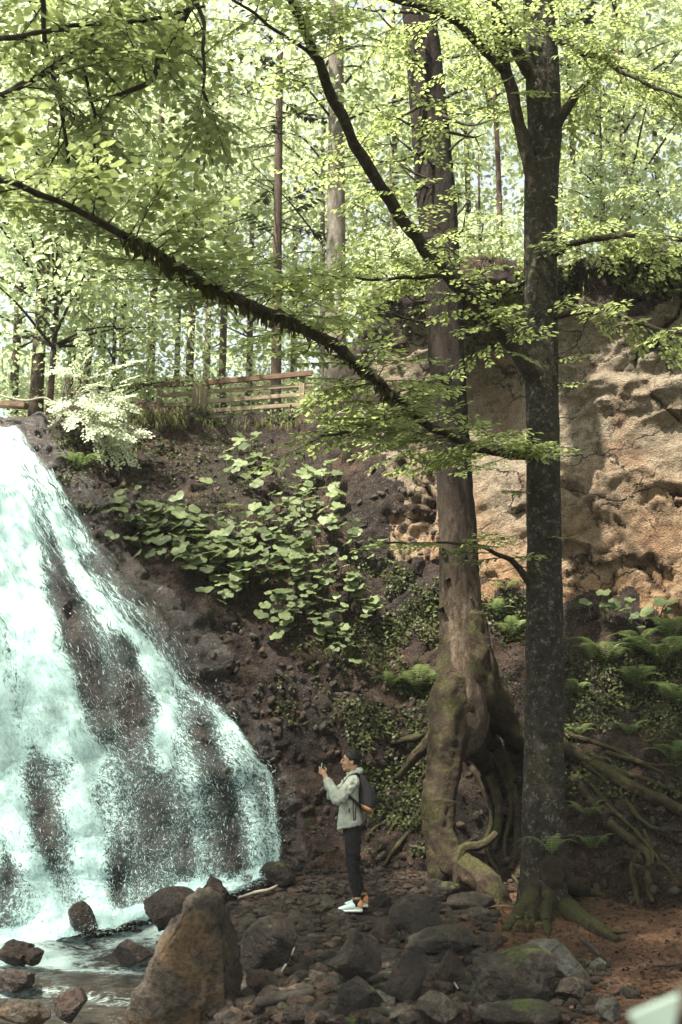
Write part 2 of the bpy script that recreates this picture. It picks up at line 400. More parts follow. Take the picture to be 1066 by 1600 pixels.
# sandstone: blocks, ledges, cracks
pc = flat*np.array([0.30, 0.3, 0.52]) + np.array([0.30, 0.2, 0.42])*fbm(flat*0.8+3, 4)[:, None] + np.array([0, 0, 0.16])*flat[:, :1]
c1, c2, cc = worley(pc); e1 = np.exp(-((c2-c1)/0.014)**2)*sstep(-.25, .25, fbm(flat*0.9+40, 2))
pc2 = flat*np.array([1.5, 1.2, 1.9]) + 0.5*fbm(flat*1.1+8, 3)[:, None]
d1, d2, dc = worley(pc2); e2 = np.exp(-((d2-d1)/0.03)**2)*sstep(.15, .5, fbm(flat*0.55+31, 2))
hl_ = flat[:, 2]*0.62 + flat[:, 0]*0.13 + 0.34*fbm(flat*0.45+1, 4); fl_ = hl_-np.floor(hl_); ledge = fl_**1.6*(1-sstep(.93, 1.0, fl_)) - 0.35                # bulging beds, each undercut by the next
hs_ = flat[:, 2]*2.1 - flat[:, 0]*0.35 + 0.9*fbm(flat*0.7+61, 3); fs_ = hs_-np.floor(hs_)
vs_ = flat[:, 0]*0.75 + flat[:, 2]*0.12 + 0.5*fbm(flat*0.8+71, 3); fv_ = vs_-np.floor(vs_); joint = np.exp(-((fv_-.5)/.03)**2)*sstep(0.0, .35, fbm(flat*0.7+81, 2))
disp += w_cliff*(0.26*(cc-0.5) + 0.09*fbm(flat*0.5+4, 3, 0.45) + 0.27*ledge*np.clip(0.75+fbm(flat*0.45+50, 2), .15, 1.4) + 0.06*(fs_**2)*sstep(-.1, .3, fbm(flat*0.6+55, 2)) - 0.14*joint + 0.030*ridged(flat*np.array([1.3, 1.3, 2.4])+0.6*fbm(flat*1.2, 2)[:, None], 4, .55) + 0.018*fbm(flat*7, 3) - 0.11*e1 - 0.05*e2)
# the recessed, undercut part of the cliff between the two trunks
disp -= w_cliff*0.7*np.exp(-((PXX-760)/75.0)**2 - ((PYY-600)/95.0)**2)
disp -= w_cliff*0.15*np.exp(-((PXX-640)/60.0)**2 - ((PYY-720)/60.0)**2)
disp -= 0.40*np.exp(-((PXX-775)/62.0)**2 - ((PYY-1265)/85.0)**2)*w_slope          # washed-out hollow under the spruce roots
lipmask = np.exp(-((TT-9.0)/0.18)**2)*(PXX > 560)
disp += 0.16*lipmask*(0.7+fbm(flat*0.9+2, 3))
disp *= 1 - 0.0*TT
G = (flat + N0.reshape(-1, 3)*disp[:, None]*np.clip((TT-0.3)*3, 0, 1)[:, None]).reshape(nc, nr, 3)
crackv = np.clip((e1 + 0.8*e2 + joint)*w_cliff, 0, 1)
idx = np.arange(nc*nr).reshape(nc, nr)
Q = np.stack([idx[:-1, :-1], idx[1:, :-1], idx[1:, 1:], idx[:-1, 1:]], -1)
qc = Q.reshape(-1, 4)
q_cliff = w_cliff[qc].mean(1) > 0.5
q_fall = (w_fall[qc].mean(1) > 0.5) & ~q_cliff
tq = TT[qc].mean(1) + 0.12*wob[qc].mean(1)
q_ground = (tq < 4.0) & ~q_cliff & ~q_fall
q_floor = (tq >= 9.15) & ~q_cliff & ~q_fall & ~q_ground
q_slope = ~(q_cliff | q_fall | q_ground | q_floor)
GV = G.reshape(-1, 3)
TERRAIN_BVH = BVHTree.FromPolygons([tuple(p) for p in GV.tolist()], qc.tolist())
def region(name, mask, mat):
    f = qc[mask]; used, inv = np.unique(f, return_inverse=True)
    me = mesh_arrays(name, GV[used], inv.reshape(-1, 4)); vattr(me, 'crack', crackv[used])
    return tag(obj(name, me, mat), kind='structure')
region('ground', q_ground, MAT_DIRT)
region('hillside', q_slope, MAT_EARTH)
region('waterfall_rock_face', q_fall, MAT_WET)
region('cliff', q_cliff, MAT_CLIFF)
region('forest_floor', q_floor, MAT_FLOOR)
# the valley floor goes on behind and beside the camera
V = np.array([(-250, -250, -1.35), (250, -250, -1.35), (250, 250, -1.35), (-250, 250, -1.35)], dtype=float)
tag(obj('valley_ground', mesh_arrays('valley_ground', V, np.array([[0, 1, 2, 3]])), MAT_FLOOR), kind='structure')

CAMP = Vector((0, 0, CAM_Z))
def hit(px, py):
    """the point of the terrain seen at a photograph pixel, with its normal"""
    d = ray(px, py).normalized(); p, n, i, t = TERRAIN_BVH.ray_cast(CAMP, d)
    if p is None: return None, None
    if n.dot(d) > 0: n = -n
    return p, n
def drop(x, y, z=60.0):
    p, n, i, t = TERRAIN_BVH.ray_cast(Vector((x, y, z)), Vector((0, 0, -1)))
    return p.z if p is not None else 0.0

# ------------------------------------------------------------------ water
def mat_fall():
    m = Mat('falling_water', 0.35, 0.5)
    uv = m.n.new('ShaderNodeUVMap'); uv.uv_map = 'flow'; UV = uv.outputs[0]
    dens = m.attr('cover'); fleck = m.attr('fleck')
    warp = m.n.new('ShaderNodeVectorMath'); warp.operation = 'MULTIPLY_ADD'
    m.l.new(m.noise(5.0, 3, 0.6, vec=UV, out='Color'), warp.inputs[0]); warp.inputs[1].default_value = (0.12, 0.12, 0); m.l.new(UV, warp.inputs[2])
    UVw = warp.outputs[0]
    st = m.noise(1.0, 6, 0.70, vec=m.map(scale=(30, 1.9, 1), vec=UVw))        # long streaks down the flow
    st2 = m.noise(1.0, 4, 0.7, vec=m.map(scale=(85, 10, 1), vec=UVw))          # short flecks
    fl = m.noise(1.0, 6, 0.78, vec=m.map(scale=(34, 19, 1), vec=UVw), dist=.8)         # broken, tossed water
    s = m.math('ADD', m.math('MULTIPLY', st, 0.62), m.math('MULTIPLY', st2, 0.38))
    f2 = m.math('ADD', m.math('MULTIPLY', fl, 0.6), m.math('MULTIPLY', st2, 0.4))
    k = m.mix(fleck, s, f2)
    thr = m.math('SUBTRACT', 0.73, m.math('MULTIPLY', dens, 0.56))
    al = m.math('MULTIPLY', m.math('SUBTRACT', k, thr), 8.5, True)
    film = m.math('MULTIPLY', m.math('SUBTRACT', dens, 0.20, True), m.math('MULTIPLY', st, 0.85))
    al = m.math('MAXIMUM', al, film)
    al = m.math('MULTIPLY', al, m.math('MULTIPLY', dens, 6.0, True))
    foam = m.n.new('ShaderNodeBsdfPrincipled'); m.l.new(m.ramp(m.math('ADD', m.math('MULTIPLY', s, 0.6), m.math('MULTIPLY', f2, 0.4)), [(0.38, (0.24, 0.36, 0.355)), (0.50, (0.47, 0.645, 0.625)), (0.62, (0.66, 0.81, 0.785))]), foam.inputs['Base Color']); foam.inputs['Roughness'].default_value = 0.6
    m.l.new(m.bump(k, 0.6, 0.05), foam.inputs['Normal'])
    tr = m.n.new('ShaderNodeBsdfTransparent'); mx = m.n.new('ShaderNodeMixShader')
    m.l.new(al, mx.inputs[0]); m.l.new(tr.outputs[0], mx.inputs[1]); m.l.new(foam.outputs[0], mx.inputs[2])
    m.l.new(mx.outputs[0], m.out.inputs[0]); m.n.remove(m.b); return m.m
MAT_FALL = mat_fall()
m = Mat('white_water', 0.5, 0.4); m.col((0.62, 0.76, 0.735)); m.b.inputs['Subsurface Weight'].default_value = 0.0; MAT_SPRAY = m.m

STREAMS = [  # (px, py) course, half width, strength
    ([(-40, 600), (-20, 700), (10, 800), (30, 900), (50, 1000), (75, 1090), (90, 1150)], 46, 1.0),
    ([(-120, 650), (-90, 900), (-40, 1100), (-10, 1300)], 70, 1.0),
    ([(10, 640), (60, 760), (110, 850), (170, 930), (240, 990), (290, 1040)], 55, 0.56),
    ([(85, 800), (120, 900), (165, 960), (215, 1005), (260, 1050), (320, 1105), (380, 1160), (425, 1220), (436, 1300), (430, 1365)], 17, 0.72),
    ([(230, 1030), (262, 1110), (250, 1160), (255, 1200)], 22, 0.8),
    ([(60, 1120), (20, 1200), (30, 1290), (60, 1370), (90, 1450)], 32, 0.75),
    ([(100, 1120), (140, 1190), (120, 1260), (145, 1340), (160, 1450)], 34, 0.75),
    ([(150, 1150), (200, 1230), (190, 1330), (200, 1420)], 26, 0.5),
    ([(280, 1150), (300, 1240), (305, 1330), (290, 1400)], 40, 0.55),
    ([(340, 1130), (370, 1220), (390, 1300), (400, 1370)], 42, 0.6),
    ([(-10, 1480), (80, 1475), (160, 1468), (230, 1440), (300, 1395), (370, 1385), (440, 1368)], 26, 1.0),
    ([(-200, 1460), (-60, 1485)], 60, 1.0),
]
GAPS = [((110, 960), (26, 90), -18, 0.50), ((150, 1080), (26, 70), -14, 0.55), ((72, 1280), (24, 95), -8, 0.55), ((240, 1290), (28, 90), 0, 0.55),
        ((205, 1110), (22, 50), -8, 0.6), ((310, 1080), (16, 40), -35, 0.5), ((355, 1330), (26, 50), 0, 0.55), ((315, 1155), (18, 42), -20, 0.6), ((8, 1350), (14, 80), 0, 0.5), ((275, 975), (30, 45), -35, 0.4), ((345, 1240), (24, 60), -8, .45), ((180, 1380), (16, 50), 0, .5), ((285, 1330), (16, 50), 0, .4)]
def seg_dist(px, py, pts):
    best = np.full(px.shape, 1e9)
    for (x0, y0), (x1, y1) in zip(pts[:-1], pts[1:]):
        dx, dy = x1-x0, y1-y0; t = np.clip(((px-x0)*dx + (py-y0)*dy)/(dx*dx+dy*dy), 0, 1)
        best = np.minimum(best, np.hypot(px-x0-t*dx, py-y0-t*dy))
    return best
def density(px, py):
    d = 0.45 + 0.16*noise(np.stack([px/45.0, py/170.0, 0*px], -1).reshape(-1, 3)).reshape(px.shape)
    d = d + 0.06*sstep(1050, 1250, py)
    for pts, w, s in STREAMS:
        d = np.maximum(d, s*np.exp(-(seg_dist(px, py, pts)/(w*1.15))**2*0.8))
    for (cx, cy_), (rx, ry), rot, s in GAPS:
        c_, s_ = math.cos(R(rot)), math.sin(R(rot)); x = (px-cx)*c_ + (py-cy_)*s_*1.0; y = -(px-cx)*s_ + (py-cy_)*c_
        d = d*(1 - s*np.exp(-((x/rx)**2 + (y/ry)**2)))
    e = edge_px(py)
    d = d*(1-sstep(-14, 10, px-e))
    d = d*(1 - .45*np.exp(-((px-e)/45.0)**2)*sstep(840, 900, py)*(1-sstep(1040, 1120, py)))
    d = np.maximum(d, 0.55*np.exp(-((px-e+10)/7.0)**2)*sstep(1150, 1250, py))
    return np.clip(d, 0, 0.74)
def surf_grid(PXg, PYg):
    sh = PXg.shape; Pn = np.zeros(sh+(3,)); Nn = np.zeros(sh+(3,))
    for i in range(sh[0]):
        for j in range(sh[1]):
            p, n = hit(PXg[i, j], PYg[i, j])
            if p is None: p, n = Pn[i, j-1], Nn[i, j-1]
            Pn[i, j] = p; Nn[i, j] = n
    return Pn, Nn
def build_fall():
    ns, nt = 190, 230
    s = np.linspace(0, 1, ns)[:, None]; t = np.linspace(0, 1, nt)[None, :]
    PYg = 628 + (1512-628)*t + 0*s
    L = -330.0; E = edge_px(PYg) + 12
    PXg = L + (E-L)*s
    PYg = np.minimum(PYg, np.interp(PXg, [-400, 0, 110, 220, 330, 450], [1520, 1510, 1486, 1456, 1420, 1382]))
    Pn, Nn = surf_grid(PXg, PYg)
    for _ in range(16):
        for A in (Pn, Nn):
            A[1:-1, 1:-1] = 0.2*(A[1:-1, 1:-1]+A[:-2, 1:-1]+A[2:, 1:-1]+A[1:-1, :-2]+A[1:-1, 2:])
    Nn /= np.linalg.norm(Nn, axis=2)[..., None]+1e-9
    D = density(PXg, PYg)
    flow_u = (s*4.2 + 0*t); flow_v = (PYg-628)/862*11.0
    q = np.stack([flow_u*5, flow_v*0.9, 0*flow_u], -1).reshape(-1, 3)
    th = 0.05 + 0.10*D + 0.05*(0.5+noise(q).reshape(D.shape)) + 0.03*fbm(np.stack([flow_u*9, flow_v*5, 0*flow_u], -1).reshape(-1, 3), 2).reshape(D.shape)*D
    V = (Pn + Nn*th[..., None]).reshape(-1, 3)
    ii = np.arange(ns*nt).reshape(ns, nt)
    F = np.stack([ii[:-1, :-1], ii[1:, :-1], ii[1:, 1:], ii[:-1, 1:]], -1).reshape(-1, 4)
    me = mesh_arrays('waterfall', V, F); vattr(me, 'cover', D.ravel())
    vattr(me, 'fleck', sstep(900, 1200, PYg + 40*noise(q*0.7).reshape(D.shape)).ravel())
    uv = me.uv_layers.new(name='flow'); li = np.zeros(len(me.loops), dtype=np.int32); me.loops.foreach_get('vertex_index', li)
    U = np.stack([flow_u.ravel(), flow_v.ravel()], -1)[li]; uv.data.foreach_set('uv', U.astype(np.float32).ravel())
    fall = tag(obj('waterfall', me, MAT_FALL), kind='structure')
    # tossed strands and drops that leave the rock
    r = np.random.default_rng(3); n = 80000
    si = r.integers(1, ns-1, n); ti = (nt*(r.random(n)**0.75)).astype(int).clip(1, nt-2)
    keep = r.random(n) < np.clip(D[si, ti]*.9, 0.06, 0.7)*(PXg[si, ti] > -60)*(0.25+.75*sstep(850, 1200, PYg[si, ti]))
    si, ti = si[keep], ti[keep]; n = len(si)
    Tn = Pn[si, np.minimum(ti+1, nt-1)] - Pn[si, ti-1]; Tn /= np.linalg.norm(Tn, axis=1)[:, None]+1e-9
    off = r.exponential(0.05, n) + 0.04 + 0.10*D[si, ti]
    c = Pn[si, ti] + Nn[si, ti]*off[:, None] + r.normal(0, 0.03, (n, 3))
    low = sstep(950, 1250, PYg[si, ti])
    ln = (0.008 + 0.05*r.random(n)**4)*(1.7-0.9*low); rd = 0.0016 + 0.0040*r.random(n)**3
    dr = Tn + r.normal(0, 0.35, (n, 3))*(0.3+low)[:, None]; dr /= np.linalg.norm(dr, axis=1)[:, None]
    s1 = np.cross(dr, r.normal(size=(n, 3))); s1 /= np.linalg.norm(s1, axis=1)[:, None]+1e-9; s2 = np.cross(dr, s1)
    a0, a1 = c-dr*ln[:, None], c+dr*ln[:, None]
    b = [c + (s1*math.cos(k) + s2*math.sin(k))*rd[:, None] for k in (0, 2.094, 4.189)]
    V = np.stack([a0, b[0], b[1], b[2], a1], 1).reshape(-1, 3)
    f = np.array([[0, 2, 1], [0, 3, 2], [0, 1, 3], [4, 1, 2], [4, 2, 3], [4, 3, 1]])
    F = (np.arange(n)[:, None, None]*5 + f[None]).reshape(-1, 3)
    sp = obj('flying_drops', mesh_arrays('flying_drops', V, F), MAT_SPRAY)
    tag(sp, kind='stuff'); sp.parent = fall
build_fall()

# the stream that leaves the pool: rippled sheet, foam near the foot of the fall
def mat_stream():
    m = Mat('stream_water', 0.12, 0.3)
    foam_a = m.attr('foam')
    v1 = m.map(scale=(1.0, 2.6, 1))
    n1 = m.noise(5.0, 5, 0.65, vec=v1, dist=0.6); n2 = m.noise(22, 4, 0.7, vec=v1, dist=0.5)
    k = m.math('ADD', m.math('MULTIPLY', n1, 0.55), m.math('MULTIPLY', n2, 0.45))
    al = m.math('MULTIPLY', m.math('SUBTRACT', k, m.math('SUBTRACT', 0.72, m.math('MULTIPLY', foam_a, 0.48))), 7.0, True)
    c = m.mix(al, m.ramp(n1, [(0.35, (0.020, 0.015, 0.011)), (0.65, (0.075, 0.058, 0.042))]), (0.52, 0.66, 0.63))
    m.col(c); m.rough(m.math('ADD', 0.06, m.math('MULTIPLY', al, 0.5)))
    m.nrm(m.bump(k, 1.0, 0.14)); return m.m
def build_stream():
    n, mm = 150, 150
    xs = np.linspace(-6.5, -0.35, n)[:, None]; ys = np.linspace(5.5, 13.4, mm)[None, :]
    X = xs + 0*ys; Y = ys + 0*xs
    q = np.stack([X*0.9, Y*2.4, 0*X], -1).reshape(-1, 3)
    base = -0.44 + 0.03*(Y-9.5) + 0.12*sstep(11.3, 12.5, Y)
    for yy, h in ((11.4, .05), (10.5, .06), (9.7, .08), (8.9, .10)):
        base = base - h*sstep(yy+0.10, yy-0.12, Y + 0.35*noise(np.stack([X*1.2, 0*X+yy, 0*X], -1).reshape(-1, 3)).reshape(X.shape)) + 0.02
    Z = base + (0.030+.05*sstep(11.3, 12.3, Y))*fbm(q*1.1, 3).reshape(X.shape) + 0.012*fbm(q*4, 2).reshape(X.shape)
    foam = 0.8*sstep(11.1, 12.5, Y + 0.7*noise(q*0.7).reshape(X.shape)) + 0.20
    for yy in (11.4, 10.5, 9.7, 8.9):
        foam = foam + 0.34*np.exp(-((Y+0.35*noise(np.stack([X*1.2, 0*X+yy, 0*X], -1).reshape(-1, 3)).reshape(X.shape)-yy+0.12)/0.16)**2)
    ii = np.arange(n*mm).reshape(n, mm)
    F = np.stack([ii[:-1, :-1], ii[1:, :-1], ii[1:, 1:], ii[:-1, 1:]], -1).reshape(-1, 4)
    me = mesh_arrays('stream', np.stack([X, Y, Z], -1).reshape(-1, 3), F); vattr(me, 'foam', np.clip(foam, 0, 1.1).ravel())
    tag(obj('stream', me, mat_stream()), kind='structure')
build_stream()
# ------------------------------------------------------------------ bark, moss and leaf materials
def mat_bark(name, dark, mid, light, vs=(14, 14, 3.2), moss=0.0, lichen=0.0, bumpd=0.03, mossz=None, upper=None):
    m = Mat(name, 0.9, 0.15)
    v1 = m.map(scale=vs); n1 = m.noise(1.0, 6, 0.7, vec=v1, dist=0.4); n2 = m.noise(3.0, 5, 0.65); n3 = m.noise(38, 4, 0.7)
    c = m.ramp(n1, [(0.32, dark), (0.5, mid), (0.7, light)])
    c = m.mix(m.ramp(n2, [(0.4, 0.6), (0.6, 0)]), c, tuple(k*0.55 for k in mid))
    if lichen:
        li = m.ramp(m.noise(17, 7, 0.78), [(0.54, 0), (0.62, 1)])
        c = m.mix(m.math('MULTIPLY', li, lichen), c, (0.24, 0.235, 0.19))
    if moss:
        mo = m.math('ADD', m.noise(3.4, 5, 0.7), m.math('MULTIPLY', m.up(), 0.16))
        if mossz:
            z = m.sep(m.co)[2]; k = m.ramp(m.math('MULTIPLY', m.math('SUBTRACT', z, mossz[0]), 1.0/(mossz[1]-mossz[0])), [(0.0, 0.16), (1.0, 0)])
            mo = m.math('ADD', mo, m.math('SUBTRACT', k, 0.05))
        g = m.ramp(mo, [(0.62-0.2*moss, 0), (0.72-0.2*moss, 1)])
        gc = m.ramp(n3, [(0.35, (0.022, 0.020, 0.009)), (0.6, (0.062, 0.058, 0.022)), (0.75, (0.115, 0.108, 0.045))])
        c = m.mix(m.math('MULTIPLY', g, 0.9), c, gc)
    if upper:                                   # colour gets darker higher up the stem
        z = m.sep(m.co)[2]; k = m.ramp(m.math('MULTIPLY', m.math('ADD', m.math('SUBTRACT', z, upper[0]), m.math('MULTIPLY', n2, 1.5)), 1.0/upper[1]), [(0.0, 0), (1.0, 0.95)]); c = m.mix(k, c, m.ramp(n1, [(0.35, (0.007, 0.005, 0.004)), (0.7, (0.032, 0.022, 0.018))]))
    m.col(c); m.nrm(m.bump(m.math('ADD', n1, m.math('MULTIPLY', n3, 0.4)), 1.0, bumpd)); return m.m
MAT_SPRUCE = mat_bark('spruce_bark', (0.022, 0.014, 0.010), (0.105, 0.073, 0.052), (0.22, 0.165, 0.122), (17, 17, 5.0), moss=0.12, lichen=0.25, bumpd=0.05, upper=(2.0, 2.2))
MAT_ROOT = mat_bark('mossy_root', (0.014, 0.010, 0.007), (0.040, 0.028, 0.018), (0.095, 0.070, 0.046), (10, 10, 10), moss=0.5, bumpd=0.03)
MAT_BEECH = mat_bark('beech_bark', (0.012, 0.009, 0.007), (0.030, 0.024, 0.018), (0.070, 0.060, 0.046), (12, 12, 9), moss=0.22, lichen=0.45, bumpd=0.025)
MAT_LIMB = mat_bark('mossy_limb', (0.018, 0.013, 0.010), (0.040, 0.030, 0.022), (0.075, 0.06, 0.042), (12, 12, 12), moss=0.35, lichen=0.2, bumpd=0.02)
MAT_FARBARK = mat_bark('far_bark', (0.035, 0.022, 0.017), (0.085, 0.056, 0.042), (0.16, 0.115, 0.085), (9, 9, 2), lichen=0.3, bumpd=0.03)
MAT_PALEBARK = mat_bark('pale_bark', (0.075, 0.06, 0.048), (0.16, 0.135, 0.11), (0.27, 0.24, 0.20), (9, 9, 3), lichen=0.5, bumpd=0.03)
MAT_TWIG = mat_bark('twig', (0.018, 0.012, 0.010), (0.035, 0.024, 0.018), (0.06, 0.045, 0.034), (20, 20, 20), bumpd=0.004)
MAT_PALETWIG = mat_bark('pale_twig', (0.16, 0.13, 0.10), (0.30, 0.26, 0.21), (0.45, 0.40, 0.33), (20, 20, 20), bumpd=0.004)

def mat_leaf(name, a, b, trans, tw=0.45, gloss=0.25, island=True, perobj=0.0, veins=False):
    m = Mat(name, 0.45, gloss)
    r = m.geo('Random Per Island') if island else m.objrand()
    c = m.ramp(r, [(0.0, a), (0.6, b), (1.0, tuple(min(1, k*1.35) for k in b))])
    c = m.mix(m.ramp(m.noise(30, 3), [(0.35, 0.25), (0.6, 0)]), c, tuple(k*0.6 for k in a))
    if perobj: c = m.mix(m.math('MULTIPLY', m.objrand(), perobj), c, tuple(k*.45 for k in a))
    if veins:
        x, y, _ = m.sep(m.co); an = m.math('PINGPONG', m.math('MULTIPLY', m.math('ARCTAN2', y, x), 1.75), 0.5)
        c = m.mix(m.ramp(an, [(0.0, .5), (0.10, 0)]), c, tuple(min(1, k*1.5) for k in b)); c = m.mix(m.ramp(m.noise(7, 4, .7), [(.60, 0), (.70, .6)]), c, (0.13, 0.10, 0.04))
    m.col(c)
    t = m.n.new('ShaderNodeBsdfTranslucent'); tc = m.mix(r, trans, tuple(k*1.3 for k in trans)); m.l.new(tc, t.inputs[0])
    mx = m.n.new('ShaderNodeMixShader'); mx.inputs[0].default_value = tw
    m.l.new(m.b.outputs[0], mx.inputs[1]); m.l.new(t.outputs[0], mx.inputs[2]); m.l.new(mx.outputs[0], m.out.inputs[0]); return m.m
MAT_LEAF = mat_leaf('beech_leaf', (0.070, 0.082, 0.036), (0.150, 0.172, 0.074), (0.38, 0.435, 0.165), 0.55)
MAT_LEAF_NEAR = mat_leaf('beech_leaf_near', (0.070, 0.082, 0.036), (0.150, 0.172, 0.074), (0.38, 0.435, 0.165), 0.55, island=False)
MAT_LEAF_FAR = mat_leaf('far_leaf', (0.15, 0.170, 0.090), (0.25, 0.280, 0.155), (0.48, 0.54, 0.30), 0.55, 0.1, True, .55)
MAT_NEEDLE = mat_leaf('spruce_needles', (0.020, 0.030, 0.014), (0.045, 0.062, 0.026), (0.05, 0.07, 0.02), 0.15, 0.1)

# ------------------------------------------------------------------ leaves and sprays
LEAF6 = np.array([(0, 0, 0), (0.27, 0.28, 0.05), (0.30, 0.58, 0.05), (0, 1.0, -0.06), (-0.30, 0.58, 0.05), (-0.27, 0.28, 0.05)], dtype=float)
LEAF6_F = np.array([[0, 1, 2, 3], [0, 3, 4, 5]])
def unit(v): return v/(np.linalg.norm(v, axis=-1, keepdims=True)+1e-12)
def leaf_frames(D, N):
    D = unit(D); S = unit(np.cross(D, N)); N = np.cross(S, D); return D, S, N
def leaf_mesh(name, P, D, N, S, shape=LEAF6, faces=LEAF6_F):
    D, Sd, N = leaf_frames(D, N); k = len(shape)
    V = P[:, None, :] + S[:, None, None]*(Sd[:, None, :]*shape[None, :, 0:1] + D[:, None, :]*shape[None, :, 1:2] + N[:, None, :]*shape[None, :, 2:3])
    F = (np.arange(len(P))[:, None, None]*k + faces[None]).reshape(-1, faces.shape[1])
    return mesh_arrays(name, V.reshape(-1, 3), F, smooth=False)
class Leaves:
    def __init__(s): s.P, s.D, s.N, s.S = [], [], [], []
    def add(s, p, d, n, sz): s.P.append(p); s.D.append(d); s.N.append(n); s.S.append(sz)
    def arrays(s): return np.array(s.P, dtype=float), np.array(s.D, dtype=float), np.array(s.N, dtype=float), np.array(s.S, dtype=float)
def rot_about(v, axis, ang):
    c, s_ = math.cos(ang), math.sin(ang); return v*c + np.cross(axis, v)*s_ + axis*axis.dot(v)*(1-c)
def spray(L, tw, base, d, length, nrm, leaf=0.07, step=0.62, r0=0.006, side=True, rr=random):
    """a flat beech spray: main twig, alternate side twigs, alternate leaves"""
    d = d/np.linalg.norm(d); nrm = nrm - d*nrm.dot(d); nrm /= np.linalg.norm(nrm)+1e-9
    n = max(4, int(length/0.12)); pts = [base]; dd = d.copy()
    for k in range(n):
        dd = dd + np.array([rr.gauss(0, .07), rr.gauss(0, .07), rr.gauss(0, .05)-0.025]); dd /= np.linalg.norm(dd)
        pts.append(pts[-1] + dd*length/n)
    pts = np.array(pts); tw.append((pts, np.linspace(r0, 0.0015, len(pts))))
    def leaves_on(P, t0):
        seg = np.linalg.norm(np.diff(P, axis=0), axis=1); tot = seg.sum(); cum = np.concatenate([[0], np.cumsum(seg)])
        s_ = t0*tot; sg = rr.choice((-1, 1))
        while s_ < tot:
            i = min(np.searchsorted(cum, s_, 'right')-1, len(seg)-1); f = (s_-cum[i])/(seg[i]+1e-9)
            p = P[i]*(1-f)+P[i+1]*f; td = (P[i+1]-P[i])/(seg[i]+1e-9)
            ld = rot_about(td, nrm, sg*R(rr.uniform(40, 68))); ld[2] -= rr.uniform(0, .28)
            ln = nrm + np.array([rr.gauss(0, .28), rr.gauss(0, .28), rr.gauss(0, .12)])
            L.add(p, ld, ln, leaf*rr.uniform(.72, 1.18)); sg = -sg; s_ += leaf*step*rr.uniform(.75, 1.25)
        td = P[-1]-P[-2]; L.add(P[-1], td, nrm.copy(), leaf*rr.uniform(.8, 1.1))
    leaves_on(pts, 0.25)
    if side:
        sg = rr.choice((-1, 1)); k = 0.14
        while k < 0.95:
            i = min(int(k*n), n-1); p = pts[i] + (pts[i+1]-pts[i])*(k*n-i); td = pts[i+1]-pts[i]; td /= np.linalg.norm(td)
            sd = rot_about(td, nrm, sg*R(rr.uniform(38, 60))); sl = length*rr.uniform(.30, .52)*(1-.55*k)
            m_ = max(2, int(sl/0.12)); sp = [p]
            for q in range(m_):
                sd = sd + np.array([rr.gauss(0, .06), rr.gauss(0, .06), rr.gauss(0, .04)-0.03]); sd /= np.linalg.norm(sd); sp.append(sp[-1] + sd*sl/m_)
            sp = np.array(sp); tw.append((sp, np.linspace(r0*.5, 0.001, len(sp)))); leaves_on(sp, 0.12)
            sg = -sg; k += 0.115*rr.uniform(.8, 1.3)*(1.0/max(length, .6))**0.3
def path_px(rows, n=6):
    """rows (px, py, Y, width in photo pixels) -> smooth 3d points and radii"""
    q = np.array([(*at(a, b, c), w*0.5*at(a, b, c).to_3d().length/FPX*0.97) for a, b, c, w in rows])
    s = smooth_path(q, n); return s[:, :3], np.maximum(s[:, 3], 0.002)
def build_crown(tree, L, tw, near_mat, far_mat, n_near=300, twig_mat=MAT_TWIG):
    """the largest leaves in view become single parts, the rest one part"""
    P, D, N, S = L.arrays()
    f = P[:, 1]*CP + (P[:, 2]-CAM_Z)*SP; w = -P[:, 1]*SP + (P[:, 2]-CAM_Z)*CP
    px = 533 + FPX*P[:, 0]/f; py = 800 - FPX*w/f
    Dn, Sn, Nn = leaf_frames(D, N)
    toc = unit(np.array([0, 0, CAM_Z]) - P)
    face = np.abs((Nn*toc).sum(1))*0.9 + 0.1
    size = np.where((px > 5) & (px < 1061) & (py > 5) & (py < 1595) & (f > 0.5), FPX*S/np.maximum(f, .5)*face, 0)
    order = np.argsort(-size); near = order[:n_near]; near = near[size[near] > 0]; rest = np.setdiff1d(np.arange(len(P)), near)
    sh = np.array([(0, 0, 0), (.14, .1, .02), (.27, .28, .05), (.32, .46, .06), (.28, .66, .05), (.14, .87, .0), (0, 1.02, -.06), (0, .3, 0), (0, .62, -.01)])
    sh = np.vstack([sh, sh[1:6]*np.array([-1, 1, 1])])
    fc4 = [[0, 1, 2, 7], [7, 2, 3, 8], [8, 3, 4, 5], [0, 7, 10, 9], [7, 8, 11, 10], [8, 13, 12, 11]]
    me = mesh_arrays('leaf', sh, [np.array(fc4), np.array([[8, 5, 6], [8, 6, 13]])], smooth=False); me.materials.append(near_mat)
    for i in near:
        o = bpy.data.objects.new('leaf', me); COL.objects.link(o); o.parent = tree
        M_ = Matrix(np.column_stack([np.column_stack([Sn[i], Dn[i], Nn[i]])*S[i], P[i]]).tolist() + [[0, 0, 0, 1]])
        o.matrix_basis = Matrix.Translation(-Vector(tree.location)) @ M_
    c = obj('crown', leaf_mesh('crown', P[rest]-np.array(tree.location), D[rest], N[rest], S[rest]), far_mat, tree); tag(c, kind='stuff')
    if tw:
        g = Geo()
        for p, r in tw: g.add(*tube(p-np.array(tree.location), r, 4, cap=False))
        tag(obj('twigs', g.mesh('twigs'), twig_mat, tree), kind='stuff')
    return size
def part_tube(name, tree, pts, rad, mat, sides=12, bump=0.10, bscale=(4, 4, 2), seed=0.0, flute=0.0):
    g = Geo(); g.add(*tube(pts - np.array(tree.location), rad, sides, bump, bscale, seed=seed, flute=flute)); return obj(name, g.mesh(name), mat, tree)

